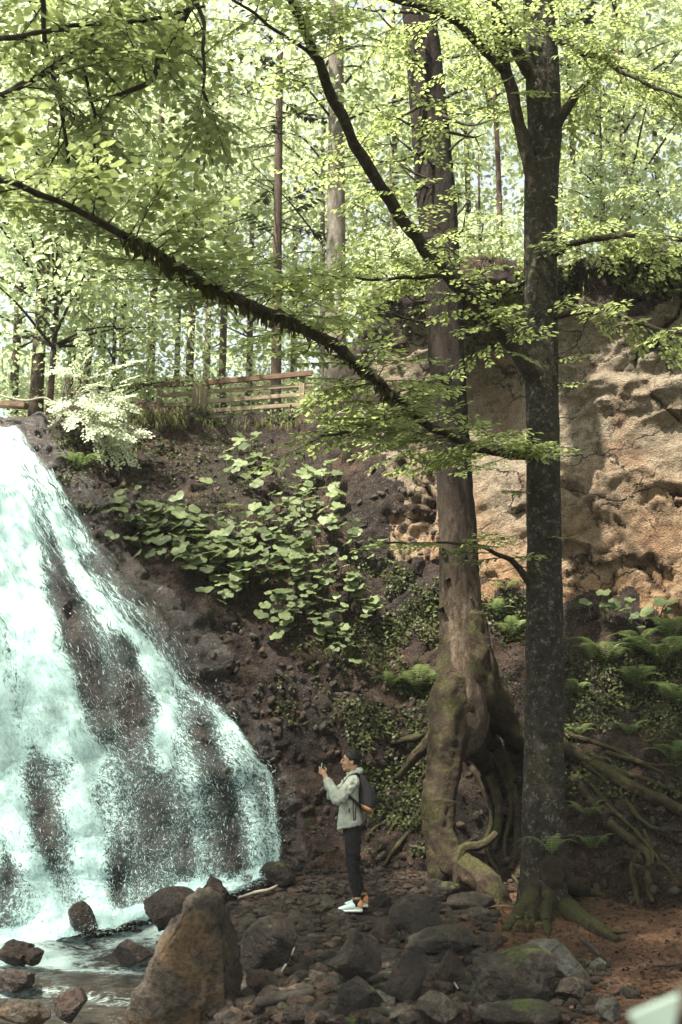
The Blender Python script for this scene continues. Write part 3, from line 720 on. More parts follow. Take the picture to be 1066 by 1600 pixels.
# ------------------------------------------------------------------ the spruce with the exposed roots
def hug(px, py, w, lift=0.4):
    p, n = hit(px, py); r = w*.5*p.length/FPX; q = p + n*r*lift; return (*q, r)
def build_spruce():
    base = at(728, 1180, 13.5)
    t = thing('spruce_tree', 'big spruce trunk with arched mossy roots standing clear of the eroded bank', 'tree', base)
    pts, rad = path_px([(716, 1185, 13.45, 20), (724, 1145, 13.5, 72), (727, 1080, 13.5, 80), (722, 980, 13.55, 69), (715, 830, 13.6, 59), (706, 680, 13.65, 55), (698, 560, 13.7, 54),
                        (690, 400, 13.8, 57), (680, 280, 13.9, 57), (668, 150, 14, 52), (655, 0, 14, 47), (640, -180, 14.1, 42), (625, -500, 14.2, 30), (610, -900, 14.3, 8)], 22)
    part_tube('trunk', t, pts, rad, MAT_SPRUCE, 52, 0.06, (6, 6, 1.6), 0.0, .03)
    roots = [
        [(722, 1060, 13.42, 62), (703, 1130, 13.36, 62), (693, 1190, 13.28, 56), (688, 1240, 13.2, 52), (690, 1300, 13.05, 50), (712, 1343, 12.9, 46), (755, 1382, 12.72, 42), (790, 1425, 12.58, 38), (806, 1475, 12.5, 30)],
        [(692, 1250, 13.12, 46), (686, 1320, 13.05, 42), (686, 1360, 13.0, 36), (684, 1400, 12.98, 22)],
        [(742, 1010, 13.45, 50), (758, 1075, 13.55, 54), (783, 1118, 13.7, 48), (820, 1150, 13.8, 42), (866, 1175, 13.72, 36)],
        [(775, 1303, 13.0, 12), (748, 1326, 12.9, 14), (722, 1331, 12.82, 15), (713, 1352, 12.76, 13), (712, 1388, 12.72, 11)],
        [(712, 1000, 13.5, 46), (700, 1090, 13.42, 50), (676, 1150, 13.45, 26), (650, 1185, 13.6, 16), (620, 1215, 13.8, 9)]]
    for k, (free, held) in enumerate((([(733, 960, 13.5, 46), (745, 1050, 13.42, 54), (765, 1110, 13.6, 38)], [(800, 1150, 26), (838, 1195, 18), (850, 1260, 11)]), ([(724, 1040, 13.45, 58), (722, 1110, 13.42, 58), (736, 1160, 13.6, 40)], [(762, 1205, 24), (782, 1262, 15), (772, 1330, 9)]), ([(728, 1060, 13.45, 56), (738, 1130, 13.5, 46)], [(770, 1165, 28), (800, 1215, 18), (812, 1290, 12), (800, 1360, 8)]))):
        q_ = np.array([(*at(a, b, c), w*.5*c/FPX) for a, b, c, w in free] + [hug(a, b, w, .4) for a, b, w in held]); s = smooth_path(q_, 12); part_tube('root', t, s[:, :3], s[:, 3], MAT_ROOT, 30, .12, (6, 6, 6), k+60, .08)
    for k, rw in enumerate(roots):
        p, r_ = path_px(rw, 14); p = p + .05*np.stack([noise(p*2.5+k), noise(p*2.5+9+k), noise(p*2.5+20+k)], -1)*np.clip(np.arange(len(p))/12, 0, 1)[:, None]; part_tube('root', t, p, r_, MAT_ROOT, 36, 0.10, (7, 7, 7), k, .085)
    big = np.array([(*path_px([(820, 1150, 13.8, 42), (866, 1175, 13.72, 36)], 1)[0][0], .16)] + [hug(*q) for q in ((900, 1188, 24, .7), (945, 1208, 22, .6), (990, 1232, 20, .6), (1040, 1258, 18, .5), (1100, 1285, 16, .4))])
    s = smooth_path(big, 8); part_tube('root', t, s[:, :3], s[:, 3], MAT_ROOT, 22, 0.12, (5, 5, 5), 3.3, .08)
    small = [[(878, 1165, 12), (930, 1192, 11), (985, 1215, 9), (1035, 1232, 8), (1090, 1255, 6)], [(880, 1185, 8), (925, 1230, 8), (965, 1275, 7), (1010, 1320, 6), (1060, 1385, 4)], [(885, 1150, 9), (940, 1165, 8), (1000, 1190, 7), (1066, 1225, 6)], [(740, 1200, 9), (765, 1260, 8), (760, 1330, 7), (785, 1372, 5)], [(770, 1180, 8), (800, 1250, 7), (790, 1330, 6), (810, 1385, 5)], [(690, 1260, 8), (660, 1300, 7), (640, 1345, 5)], [(640, 1200, 6), (600, 1225, 6), (560, 1240, 4)], [(690, 1185, 11), (655, 1228, 10), (612, 1278, 9), (572, 1308, 6)], [(682, 1225, 9), (645, 1285, 8), (612, 1335, 6)], [(695, 1128, 14), (650, 1150, 13), (612, 1162, 8)],
             [(672, 1265, 8), (630, 1310, 7), (600, 1352, 5)], [(905, 1190, 10), (960, 1235, 9), (1010, 1290, 7), (1066, 1300, 5)], [(952, 1293, 15), (985, 1318, 15), (1008, 1345, 14), (1018, 1380, 12), (1024, 1412, 8)],
             [(995, 1335, 9), (990, 1365, 10), (998, 1398, 10), (1000, 1415, 7)], [(700, 1150, 8), (665, 1200, 8), (640, 1215, 6)], [(950, 1180, 8), (1010, 1195, 8), (1066, 1200, 6)], [(680, 1180, 7), (640, 1250, 7), (590, 1330, 5)],
             [(900, 1215, 12), (930, 1260, 10), (950, 1293, 9)], [(1010, 1300, 6), (1020, 1330, 6), (1022, 1352, 4)]]
    for k, rw in enumerate(small):
        q = np.array([hug(a, b, c, .9) for a, b, c in rw]); s = smooth_path(q, 7); s[:, :3] += 0.03*np.stack([noise(s[:, :3]*4+k), noise(s[:, :3]*4+9+k), noise(s[:, :3]*4+20+k)], -1)
        part_tube('root', t, s[:, :3], s[:, 3], MAT_ROOT, 8, 0.18, (6, 6, 6), k)
    # dead branch stubs and short bare branches up the trunk
    rr = random.Random(5)
    stubs = [(662, 205, -1, 70), (655, 165, -1, 65), (668, 232, -1, 80), (676, 262, -1, 40), (700, 182, 1, 55), (705, 205, 1, 70), (706, 150, 1, 60), (708, 235, 1, 50), (712, 300, 1, 35), (712, 345, 1, 32), (716, 372, 1, 28),
             (660, 100, -1, 90), (655, 60, -1, 70), (700, 90, 1, 60), (698, 40, 1, 70), (650, 20, -1, 80), (664, 470, -1, 30), (676, 438, -1, 90), (670, 505, -1, 95), (700, 118, 1, 60), (672, 300, -1, 50), (668, 280, -1, 60)]
    for k, (x, y, sg, l) in enumerate(stubs):
        Y = 13.7; b = np.array(at(x, y, Y)); l *= rr.uniform(.5, 1.35); e = np.array(at(x+sg*l, y-rr.uniform(-30, 55), Y+rr.uniform(-.9, .2))); c = (b+e)/2 + np.array([0, 0, rr.uniform(-.14, .02)])
        b[0] -= sg*0.06; p = smooth_path(np.array([b, c, e]), 6); p += 0.02*np.stack([noise(p*5+k), noise(p*5+7+k), noise(p*5+3+k)], -1)
        part_tube('dead_branch', t, p, np.linspace(.026 if l > 40 else .020, .005, len(p)), MAT_LIMB, 7, 0.2, (8, 8, 8), k)
        if l > 45:
            for f in (.45, .7):
                i = int(f*(len(p)-1)); e2 = p[i] + np.array([sg*rr.uniform(.1, .3), rr.uniform(-.15, .1), rr.uniform(-.25, .25)]); part_tube('dead_branch', t, smooth_path(np.array([p[i], (p[i]+e2)/2+(0, 0, .03), e2]), 4), np.linspace(.010, .003, 9), MAT_LIMB, 5, .15, (8, 8, 8), k)
    for k, (x, y) in enumerate(((700, 905), (693, 860), (712, 990), (706, 1045), (735, 935), (690, 950), (737, 1015), (727, 870))):
        b = np.array(at(x, y, 13.36)); e = b + np.array([rr.uniform(-.03, .03), -.05, rr.uniform(-.02, .03)])
        part_tube('branch_knot', t, np.array([b + (0, .12, 0), b, (b+e)/2, e]), np.array([.04, .030, .018, .009]), MAT_LIMB, 7, 0.2, (9, 9, 9), k)
    # the needled top above the picture
    L = Leaves(); tops = []
    for k in range(70):
        z = rr.uniform(18.0, 25); a_ = rr.uniform(0, 2*math.pi); ln = (26-z)*0.20*rr.uniform(.7, 1.1)+0.5; c = np.array(at(650, -60, 14.0)); c[2] = z
        d = np.array([math.cos(a_), math.sin(a_), -0.15]); pts_ = np.array([c + d*ln*q + np.array([0, 0, -.12*ln*q*q]) for q in np.linspace(0, 1, 6)]); tops.append((pts_, np.linspace(.03, .006, 6)))
        for q in range(int(ln*26)):
            f = rr.uniform(.15, 1); p = c + d*ln*f + np.array([0, 0, -.12*ln*f*f]); sd = np.array([-d[1], d[0], 0])*rr.choice((-1, 1)) + d*.6 + np.array([0, 0, -.5])
            L.add(p, sd, np.array([rr.gauss(0, .4), rr.gauss(0, .4), 1.0]), rr.uniform(.22, .42))
    P, D, N, S = L.arrays(); nshape = LEAF6*np.array([.5, 1, 1])
    tag(obj('crown', leaf_mesh('crown', P-np.array(base), D, N, S, nshape), MAT_NEEDLE, t), kind='stuff')
    g = Geo()
    for p, r_ in tops: g.add(*tube(p-np.array(base), r_, 5, cap=False))
    tag(obj('branches', g.mesh('branches'), MAT_LIMB, t), kind='stuff')
build_spruce()

# ------------------------------------------------------------------ the beech in front of it
def build_beech():
    base = at(848, 1432, 12.25)
    t = thing('beech_tree', 'dark lichened beech trunk with a long mossy bough reaching left over the gorge', 'tree', base)
    pts, rad = path_px([(848, 1455, 12.25, 100), (848, 1425, 12.25, 84), (849, 1380, 12.25, 72), (849, 1320, 12.25, 67), (850, 1200, 12.25, 63), (851, 1000, 12.25, 58), (850, 850, 12.25, 54), (849, 700, 12.25, 51), (846, 560, 12.3, 49),
                        (845, 420, 12.3, 48), (846, 300, 12.3, 49), (851, 200, 12.3, 48), (847, 100, 12.3, 46), (842, 0, 12.3, 44), (838, -200, 12.3, 40), (830, -600, 12.4, 26), (820, -1000, 12.5, 8)], 10)
    part_tube('trunk', t, pts, rad, MAT_BEECH, 26, 0.05, (3.5, 3.5, 1.5), 4)
    limbs = {
        'B': [(845, 716, 12.22, 15.6), (790, 707, 11.9, 14.8), (740, 695, 11.5, 14.0), (680, 668, 11.0, 14.8), (620, 622, 10.4, 15.6), (570, 577, 9.9, 16.4), (520, 538, 9.4, 17.9), (460, 508, 8.9, 19.5), (400, 480, 8.3, 18.7), (340, 450, 7.8, 15.6), (280, 420, 7.3, 13.3), (230, 388, 6.9, 11.7), (160, 350, 6.4, 10.1), (60, 300, 5.9, 8.6), (-30, 275, 5.5, 7.8), (-150, 240, 5.1, 4.7)],
        'A': [(846, 618, 12.25, 28.1), (820, 565, 12.15, 25.7), (780, 515, 12.0, 23.4), (740, 470, 11.8, 21.8), (690, 420, 11.5, 20.3), (650, 370, 11.2, 19.5), (600, 300, 10.8, 17.9), (560, 230, 10.4, 16.4), (520, 150, 10.0, 14.8), (480, 60, 9.6, 13.3), (455, 0, 9.3, 12.5), (420, -120, 8.9, 8.6)],
        'A2': [(512, 128, 9.95, 5.3), (485, 85, 9.7, 5.3), (430, 45, 9.3, 4.8), (365, 0, 8.8, 4.3), (320, -50, 8.5, 2.9)],
        'S': [(842, 320, 12.25, 21.8), (820, 225, 12.1, 19.5), (800, 150, 12, 17.9), (785, 80, 11.9, 17.2), (772, 0, 11.8, 15.6), (755, -140, 11.6, 11.7)],
        'S2': [(786, 110, 11.9, 12.5), (760, 80, 11.8, 12.5), (708, 30, 11.5, 10.9), (650, 8, 11.2, 9.4), (585, -8, 11, 7.0), (520, -40, 10.7, 4.7)],
        'M': [(842, 135, 12.25, 23.4), (808, 75, 12.1, 18.7), (778, 20, 12.0, 15.6), (750, -60, 11.9, 11.7)],
        'R1': [(858, 222, 12.25, 20.3), (880, 180, 12.1, 14.8), (900, 150, 12.05, 11.7), (922, 128, 12.0, 7.0)],
        'R2': [(852, 55, 12.25, 9.4), (900, 78, 12.0, 7.8), (945, 97, 11.8, 6.2), (1000, 125, 11.5, 5.5), (1075, 155, 11.2, 3.9)],
        'R3': [(858, 497, 12.25, 10.1), (915, 487, 11.9, 8.6), (960, 492, 11.6, 7.8), (1010, 508, 11.3, 7.0), (1085, 527, 11, 5.5)],
        'R4': [(858, 400, 12.25, 12.5), (905, 378, 12.0, 10.1), (960, 370, 11.8, 9.4), (1010, 369, 11.65, 8.6), (1085, 377, 11.5, 6.2)],
        'LS': [(840, 935, 12.2, 14.0), (815, 892, 12.1, 10.9), (790, 872, 11.9, 7.8), (750, 856, 11.6, 5.5), (690, 848, 11.2, 3.9), (600, 850, 10.6, 2.3)],
        'B2': [(640, 640, 10.55, 7.8), (605, 658, 10.3, 7.0), (560, 672, 10.0, 5.5), (500, 680, 9.7, 3.1)],
        'A3': [(700, 432, 11.5, 7.8), (640, 432, 11.3, 6.2), (580, 436, 11.0, 4.7), (520, 430, 10.7, 3.1)],
    }
    LP = {}
    for k, (nm, rw) in enumerate(limbs.items()):
        p, r_ = path_px(rw, 8); p = p + (0.03*np.stack([noise(p*3+k), noise(p*3+7+k), noise(p*3+13+k)], -1))*np.clip(np.arange(len(p))/6, 0, 1)[:, None]
        LP[nm] = p
        part_tube('limb', t, p, r_, MAT_LIMB, 12 if nm in 'AB' else 9, 0.22 if nm == 'B' else .14, (7, 7, 7), k)
    roots = [[(851, 1300, 12.27, 40), (862, 1375, 12.12, 38), (872, 1410, 11.98, 38), (895, 1432, 11.85, 30), (928, 1452, 11.7, 22), (966, 1472, 11.6, 10)], [(850, 1330, 12.25, 34), (838, 1395, 12.1, 36), (815, 1432, 11.9, 26), (790, 1455, 11.8, 12)], [(855, 1300, 12.3, 34), (880, 1372, 12.2, 30), (915, 1395, 12.2, 20), (950, 1405, 12.2, 10)], [(846, 1320, 12.26, 34), (838, 1390, 12.1, 34), (830, 1428, 11.95, 26), (826, 1458, 11.85, 12)], [(854, 1310, 12.28, 24), (868, 1370, 12.28, 24), (884, 1400, 12.4, 18), (905, 1420, 12.5, 8)],
             [(850, 1330, 12.25, 26), (852, 1395, 12.05, 26), (852, 1432, 11.9, 18), (856, 1462, 11.8, 8)], [(905, 1440, 11.68, 14), (930, 1455, 11.6, 12), (950, 1458, 11.6, 9), (980, 1458, 11.55, 5)]]
    for k, rw in enumerate(roots):
        q_ = np.array([(*at(a, b, c), w*.5*c/FPX) if i_ < 2 else hug(a, b, w, .35) for i_, (a, b, c, w) in enumerate(rw)]); s = smooth_path(q_, 9); part_tube('root', t, s[:, :3], s[:, 3], MAT_ROOT, 20, .12, (5, 5, 5), k+20, .08)
    # hanging moss tufts under the long bough
    rr = random.Random(2); ml = Leaves()
    for k in range(520):
        i = rr.randrange(int(len(LP['B'])*.28), int(len(LP['B'])*.78)); p = LP['B'][i]; p = p + np.array([rr.gauss(0, .03), rr.gauss(0, .03), rr.uniform(-.05, .05)])
        ml.add(p, np.array([rr.gauss(0, .35), rr.gauss(0, .35), -1.0]), np.array([rr.gauss(0, 1), -1, rr.gauss(0, .3)]), rr.uniform(.04, .11))
    P, D, N, S = ml.arrays(); mm_ = mat_leaf('hanging_moss', (0.03, 0.03, 0.010), (0.075, 0.07, 0.022), (0.07, 0.07, 0.02), .2, .05)
    tag(obj('hanging_moss', leaf_mesh('hanging_moss', P-np.array(base), D, N, S, LEAF6*np.array([.45, 1, 1])), mm_, t), kind='stuff')
    # leaf sprays
    L, tw = Leaves(), []
    UPV = np.array([0, -0.12, 1.0])
    def sprays_on(nm, f0, f1, n, ln=(.45, .95), leaf=.072, zdir=(-.25, .2), spread=1.0, seed=1, offz=0.0, tow=0.0):
        q = random.Random(seed); p = LP[nm]
        for k in range(n):
            f = f0 + (f1-f0)*(k+q.random())/n; i = min(int(f*(len(p)-1)), len(p)-2); b = p[i]; td = p[i+1]-p[i]; td = td/np.linalg.norm(td)
            a_ = q.choice((-1, 1))*R(q.uniform(35, 95)); sd = np.array([td[0]*math.cos(a_)-td[1]*math.sin(a_), td[0]*math.sin(a_)+td[1]*math.cos(a_), 0])*spread
            sd[2] = q.uniform(*zdir); sd[1] -= tow
            nr_ = UPV + np.array([q.gauss(0, .18), q.gauss(0, .18)-.15, 0])
            spray(L, tw, b + np.array([0, 0, offz]), sd, q.uniform(*ln), nr_, leaf, rr=q)
    sprays_on('B', .04, .32, 40, (.5, 1.1), zdir=(-.15, .15), seed=11)
    sprays_on('B', .02, .22, 14, (.5, 1.0), zdir=(-.05, .15), seed=12)
    sprays_on('B', .28, .62, 44, (.45, 1.0), zdir=(-.2, .45), seed=13)
    sprays_on('B', .58, .97, 46, (.35, .8), leaf=.078, zdir=(-.1, .6), seed=14)
    sprays_on('B2', .1, .98, 26, (.4, .85), zdir=(-.3, .1), seed=15)
    sprays_on('A', .10, .40, 18, (.4, .9), zdir=(-.2, .3), seed=16)
    sprays_on('A3', .1, 1, 14, (.4, .8), zdir=(-.15, .35), seed=17)
    sprays_on('A', .45, .95, 16, (.4, .9), zdir=(-.2, .4), seed=18)
    sprays_on('A2', .05, .95, 16, (.5, 1.0), zdir=(-.3, .3), seed=19)
    sprays_on('S', .3, .95, 12, (.5, 1.0), zdir=(-.3, .3), seed=20)
    sprays_on('S2', .05, .95, 22, (.5, 1.1), zdir=(-.4, .2), seed=21)
    sprays_on('M', .2, .95, 10, (.5, 1.0), zdir=(-.4, .2), seed=22)
    sprays_on('R1', .4, 1, 6, (.4, .7), seed=23)
    sprays_on('R2', .1, .98, 26, (.5, 1.1), zdir=(-.5, .2), seed=24)
    sprays_on('R3', .1, .98, 14, (.3, .7), zdir=(-.7, .1), seed=25)
    sprays_on('R4', .1, .98, 22, (.4, .9), zdir=(-.6, .3), seed=26)
    sprays_on('LS', .35, 1, 12, (.25, .6), zdir=(-.05, .1), seed=27)
    q = random.Random(91)                                 # leafage hanging in front of the spruce
    for k in range(34):
        x, y = q.uniform(585, 745), q.uniform(10, 420); spray(L, tw, np.array(at(x, y, q.uniform(11.3, 12.9))), np.array([q.gauss(0, 1), q.gauss(0, .6), q.uniform(-.35, .2)]), q.uniform(.4, .8), UPV + np.array([q.gauss(0, .25), q.gauss(0, .2), 0]), .07, rr=q)
    # small twigs straight out of the trunk
    for k, (x, y, sx) in enumerate(((842, 700, 1), (840, 690, -1), (842, 840, 1), (828, 770, -1), (868, 560, 1), (866, 600, 1))):
        q = random.Random(50+k); spray(L, tw, np.array(at(x, y, 12.1)), np.array([sx, -.5, q.uniform(-.1, .1)]), .35, UPV, .06, rr=q)
    # dense leafage in the top right and top middle of the tree, and above the picture
    q = random.Random(77)
    for k in range(150):
        x, y, Y = q.uniform(600, 1090), q.uniform(-60, 330), q.uniform(15.5, 20.5)
        if y > 190 and x < 880: continue
        spray(L, tw, np.array(at(x, y, Y)), np.array([q.gauss(0, 1), q.gauss(0, 1), q.uniform(-.3, .15)]), q.uniform(.6, 1.2), UPV + np.array([q.gauss(0, .2), q.gauss(0, .2), 0]), .078, rr=q)
    build_crown(t, L, tw, MAT_LEAF_NEAR, MAT_LEAF, 300)
    # unseen crown leaves above the picture, placed and trimmed to shade the gorge
    n = 9000; r = np.random.default_rng(9)
    cl = np.vstack([r.uniform((-7.5, 1.0, 10.8), (8.5, 10.8, 17.0), (420, 3)), r.uniform((-3, 11.5, 12.5), (8.5, 19, 18), (24, 3))]); cl = cl[(cl[:, 0] > -4.9-(cl[:, 2]-11.2)*.44) & ((cl[:, 1] < 6.8+.4*(cl[:, 2]-11)*0) | (r.random(len(cl)) < .45))]; w = r.integers(0, len(cl), n)
    P = cl[w] + r.normal(0, 1, (n, 3))*np.array([.62, .62, .20])
    f = P[:, 1]*CP + (P[:, 2]-CAM_Z)*SP; py = 800 - FPX*(-P[:, 1]*SP + (P[:, 2]-CAM_Z)*CP)/f
    P = P[py < -25]; n = len(P)
    D = r.normal(0, 1, (n, 3))*np.array([1, 1, .3]); N = np.array([0, 0, 1.0]) + r.normal(0, .3, (n, 3))
    tag(obj('shade_crown', leaf_mesh('shade_crown', P-np.array(base), D, N, r.uniform(.15, .26, n)), MAT_LEAF, t), kind='stuff')
build_beech()

# ------------------------------------------------------------------ the beech beside the camera whose boughs hang in from the top left
def build_overhang():
    base = Vector((-4.9, 5.4, drop(-4.9, 5.4)))
    t = thing('beech_tree', 'beech boughs hanging into the upper left corner in shade', 'tree', base)
    b = np.array(base)
    pts = smooth_path(np.array([b+(0, 0, -.2), b+(.05, 0, 1.5), b+(.1, .1, 4), b+(.2, .2, 7), b+(.5, .3, 11)]), 8)
    part_tube('trunk', t, pts, np.linspace(.26, .12, len(pts)), MAT_BEECH, 18, .06, (3, 3, 1.5), 2)
    L, tw = Leaves(), []
    limbs = [[(-120, 205, 6.2, 13), (0, 152, 6.5, 10), (75, 112, 6.7, 9), (130, 70, 6.8, 9), (170, 25, 6.9, 8), (198, -40, 7, 7)], [(30, -140, 6.3, 10), (62, -20, 6.4, 8), (68, 40, 6.5, 7), (80, 110, 6.6, 7), (98, 180, 6.7, 6), (108, 255, 6.8, 5)],
             [(360, -140, 7.6, 13), (315, -20, 7.2, 10), (280, 45, 7.1, 9), (252, 80, 7, 8), (240, 122, 6.9, 8), (195, 148, 6.8, 6), (140, 160, 6.7, 4)], [(310, 0, 7.2, 6), (320, 60, 7.1, 5), (318, 130, 7.0, 4), (330, 180, 7.0, 3)],
             [(-100, 60, 6.0, 9), (20, 60, 6.3, 7), (110, 40, 6.6, 6), (220, 30, 6.9, 5), (320, 10, 7.1, 4)], [(130, 110, 6.7, 5), (150, 190, 6.7, 4), (147, 250, 6.7, 3), (152, 290, 6.7, 2)]]
    q = random.Random(33)
    for k, rw in enumerate(limbs):
        p, r_ = path_px(rw, 8); p = p + 0.02*np.stack([noise(p*4+k), noise(p*4+7+k), noise(p*4+13+k)], -1)
        if k in (0, 1, 2, 4):
            s0 = np.array([b[0]+.2, b[1]+.2, p[0][2]-.8]); ext = smooth_path(np.array([s0, (s0+p[0])/2+(0, 0, .15), p[0]]), 6)[:-1]; p = np.vstack([ext, p]); r_ = np.concatenate([np.linspace(.07, r_[0], len(ext)), r_])
        part_tube('limb', t, p, r_, MAT_LIMB, 9, .14, (7, 7, 7), k+40)
        for f in np.arange(.25, 1, .052 if k < 3 else .07):
            i = min(int(f*(len(p)-1)), len(p)-2); td = p[i+1]-p[i]; td /= np.linalg.norm(td); a_ = q.choice((-1, 1))*R(q.uniform(40, 90))
            sd = np.array([td[0]*math.cos(a_)-td[1]*math.sin(a_), td[0]*math.sin(a_)+td[1]*math.cos(a_), q.uniform(-.5, .35)])
            spray(L, tw, p[i], sd, q.uniform(.35, .75), np.array([q.gauss(0, .3), -.35, 1]), .07, rr=q)
    for k in range(60):
        x, y, Y = q.uniform(-60, 480), q.uniform(-80, 300), q.uniform(7.2, 9.8)
        if y > 330 - 0.65*x and x > 120: continue
        spray(L, tw, np.array(at(x, y, Y)), np.array([q.gauss(0, 1), q.gauss(0, 1), q.uniform(-.4, .3)]), q.uniform(.45, .9), np.array([q.gauss(0, .3), -.3, 1]), .072, rr=q)
    build_crown(t, L, tw, MAT_LEAF_NEAR, MAT_LEAF, 300)
    n = 32000; r = np.random.default_rng(19)  # unseen leaves put in to shade the waterfall and the near boughs
    cl = np.vstack([r.uniform((-5.6, 2.0, 8.0), (1.5, 8.4, 12.5), (70, 3)), r.uniform((-9.6, 5.5, 10.0), (-4.4, 13.5, 13.5), (90, 3))]); P = cl[r.integers(0, 160, n)] + r.normal(0, 1, (n, 3))*np.array([.5, .5, .16])
    f = P[:, 1]*CP + (P[:, 2]-CAM_Z)*SP; py = 800 - FPX*(-P[:, 1]*SP + (P[:, 2]-CAM_Z)*CP)/f
    P = P[(py < -30) | (533+FPX*P[:, 0]/f < -40)]; n = len(P)
    D = r.normal(0, 1, (n, 3))*np.array([1, 1, .3]); N = np.array([0, 0, 1.0]) + r.normal(0, .3, (n, 3))
    tag(obj('shade_crown', leaf_mesh('shade_crown', P-b, D, N, r.uniform(.065, .12, n)), MAT_LEAF, t), kind='stuff')
build_overhang()

# ------------------------------------------------------------------ the wood on the plateau
def crown_variant(seed, h, rad, nclump, per, leaf, flat=.13, low=0.0):
    r = np.random.default_rng(seed); th = r.uniform(0, 2*math.pi, nclump); zz = r.uniform(low, 1, nclump)
    rr_ = rad*np.sqrt(r.uniform(.04, 1, nclump))*(1-.55*zz**2)
    C = np.stack([np.cos(th)*rr_, np.sin(th)*rr_, zz*h], -1)
    n = nclump*per; w = np.repeat(np.arange(nclump), per); sc = r.uniform(.38, .75, nclump)[w]
    P = C[w] + r.normal(0, 1, (n, 3))*np.stack([sc, sc, flat*np.ones(n)], -1)
    P[:, 2] -= 0.22*np.hypot(P[:, 0]-C[w][:, 0], P[:, 1]-C[w][:, 1])
    D = unit(P-C[w]+1e-3) + r.normal(0, .5, (n, 3)); D[:, 2] -= .25; N = np.array([0, -.1, 1.0]) + r.normal(0, .33, (n, 3))
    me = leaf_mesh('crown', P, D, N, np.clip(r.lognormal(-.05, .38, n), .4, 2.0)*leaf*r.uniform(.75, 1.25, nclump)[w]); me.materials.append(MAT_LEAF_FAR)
    g = Geo()
    for k in range(0, nclump, 3):
        a_, b_ = np.array([0, 0, max(0, C[k, 2]-.5*rr_[k])]), C[k]; p = smooth_path(np.array([a_, (a_+b_)/2 + (0, 0, .12), b_]), 4); g.add(*tube(p, np.linspace(.035, .008, len(p)), 5, cap=False))
    bm_ = g.mesh('branches'); bm_.materials.append(MAT_TWIG); return me, bm_
CROWNS = [crown_variant(1, 9.0, 2.6, 58, 70, .15), crown_variant(2, 8.0, 3.0, 64, 64, .14), crown_variant(3, 11.0, 2.3, 62, 64, .15), crown_variant(4, 6.5, 2.6, 50, 72, .13)]
def conifer_variant(seed, h, n, ln, needles):
    r = random.Random(seed); g = Geo(); L = Leaves()
    for k in range(n):
        z = h*r.random(); a_ = r.uniform(0, 2*math.pi); l = ln*r.uniform(.5, 1.1)*(1-.4*z/h); d = np.array([math.cos(a_), math.sin(a_), r.uniform(-.25, .3)])
        p = np.array([(0, 0, z)+d*l*q + np.array([0, 0, -.10*l*q*q]) for q in np.linspace(0, 1, 6)]); g.add(*tube(p, np.linspace(.020, .004, 6), 4, cap=False))
        for s in range(3):
            f = r.uniform(.3, .9); b = (0, 0, z)+d*l*f; sd = np.array([-d[1], d[0], 0])*r.choice((-1, 1))+d*.7; e = b+sd*l*.3; g.add(*tube(np.array([b, (b+e)/2-(0, 0, .02), e]), np.array([.008, .006, .003]), 3, cap=False))
        if r.random() < needles:
            for s in range(int(l*30)):
                f = r.uniform(.3, 1); b = (0, 0, z)+d*l*f; L.add(b, np.array([-d[1], d[0], 0])*r.choice((-1, 1))+d*.6+np.array([0, 0, -.3]), np.array([r.gauss(0, .4), r.gauss(0, .4), 1]), r.uniform(.12, .26))
    bm_ = g.mesh('branches'); bm_.materials.append(MAT_TWIG); P, D, N, S = L.arrays(); me = leaf_mesh('crown', P, D, N, S, LEAF6*np.array([.5, 1, 1])); me.materials.append(MAT_NEEDLE); return me, bm_
CONIF = [conifer_variant(1, 11, 95, 1.7, .25), conifer_variant(2, 12, 80, 1.5, .4)]
def far_tree(px, Y, w, label, kind='b', var=0, z0=3.0, lean=0.0, h=17.0, mat=None, sc=1.0, rot=0.0, curve=0.0):
    x = (px-533)/FPX*Y*1.035; zb = drop(x, Y); base = Vector((x, Y, zb-.15))
    t = thing('conifer_tree' if kind == 'c' else 'broadleaf_tree', label, 'tree', base, 'trees in the wood above the cliff')
    s = np.linspace(0, 1, 14); pts = np.stack([lean*s*h + curve*np.sin(s*5), 0.1*np.sin(s*4+px), s*h], -1)
    rad = w*.5*Y*1.04/FPX*(1-.75*s); rad[0] *= 1.3
    g = Geo(); g.add(*tube(pts, rad, 12, .06, (3, 3, 1), seed=px)); obj('trunk', g.mesh('trunk'), mat or MAT_FARBARK, t)
    me, bm_ = (CONIF if kind == 'c' else CROWNS)[var]
    for nm, d in (('crown', me), ('branches', bm_)):
        o = obj(nm, d, None, t); o.location = (lean*z0, 0, z0); o.scale = (sc, sc, sc); o.rotation_euler = (0, 0, rot); tag(o, kind='stuff')
    return t
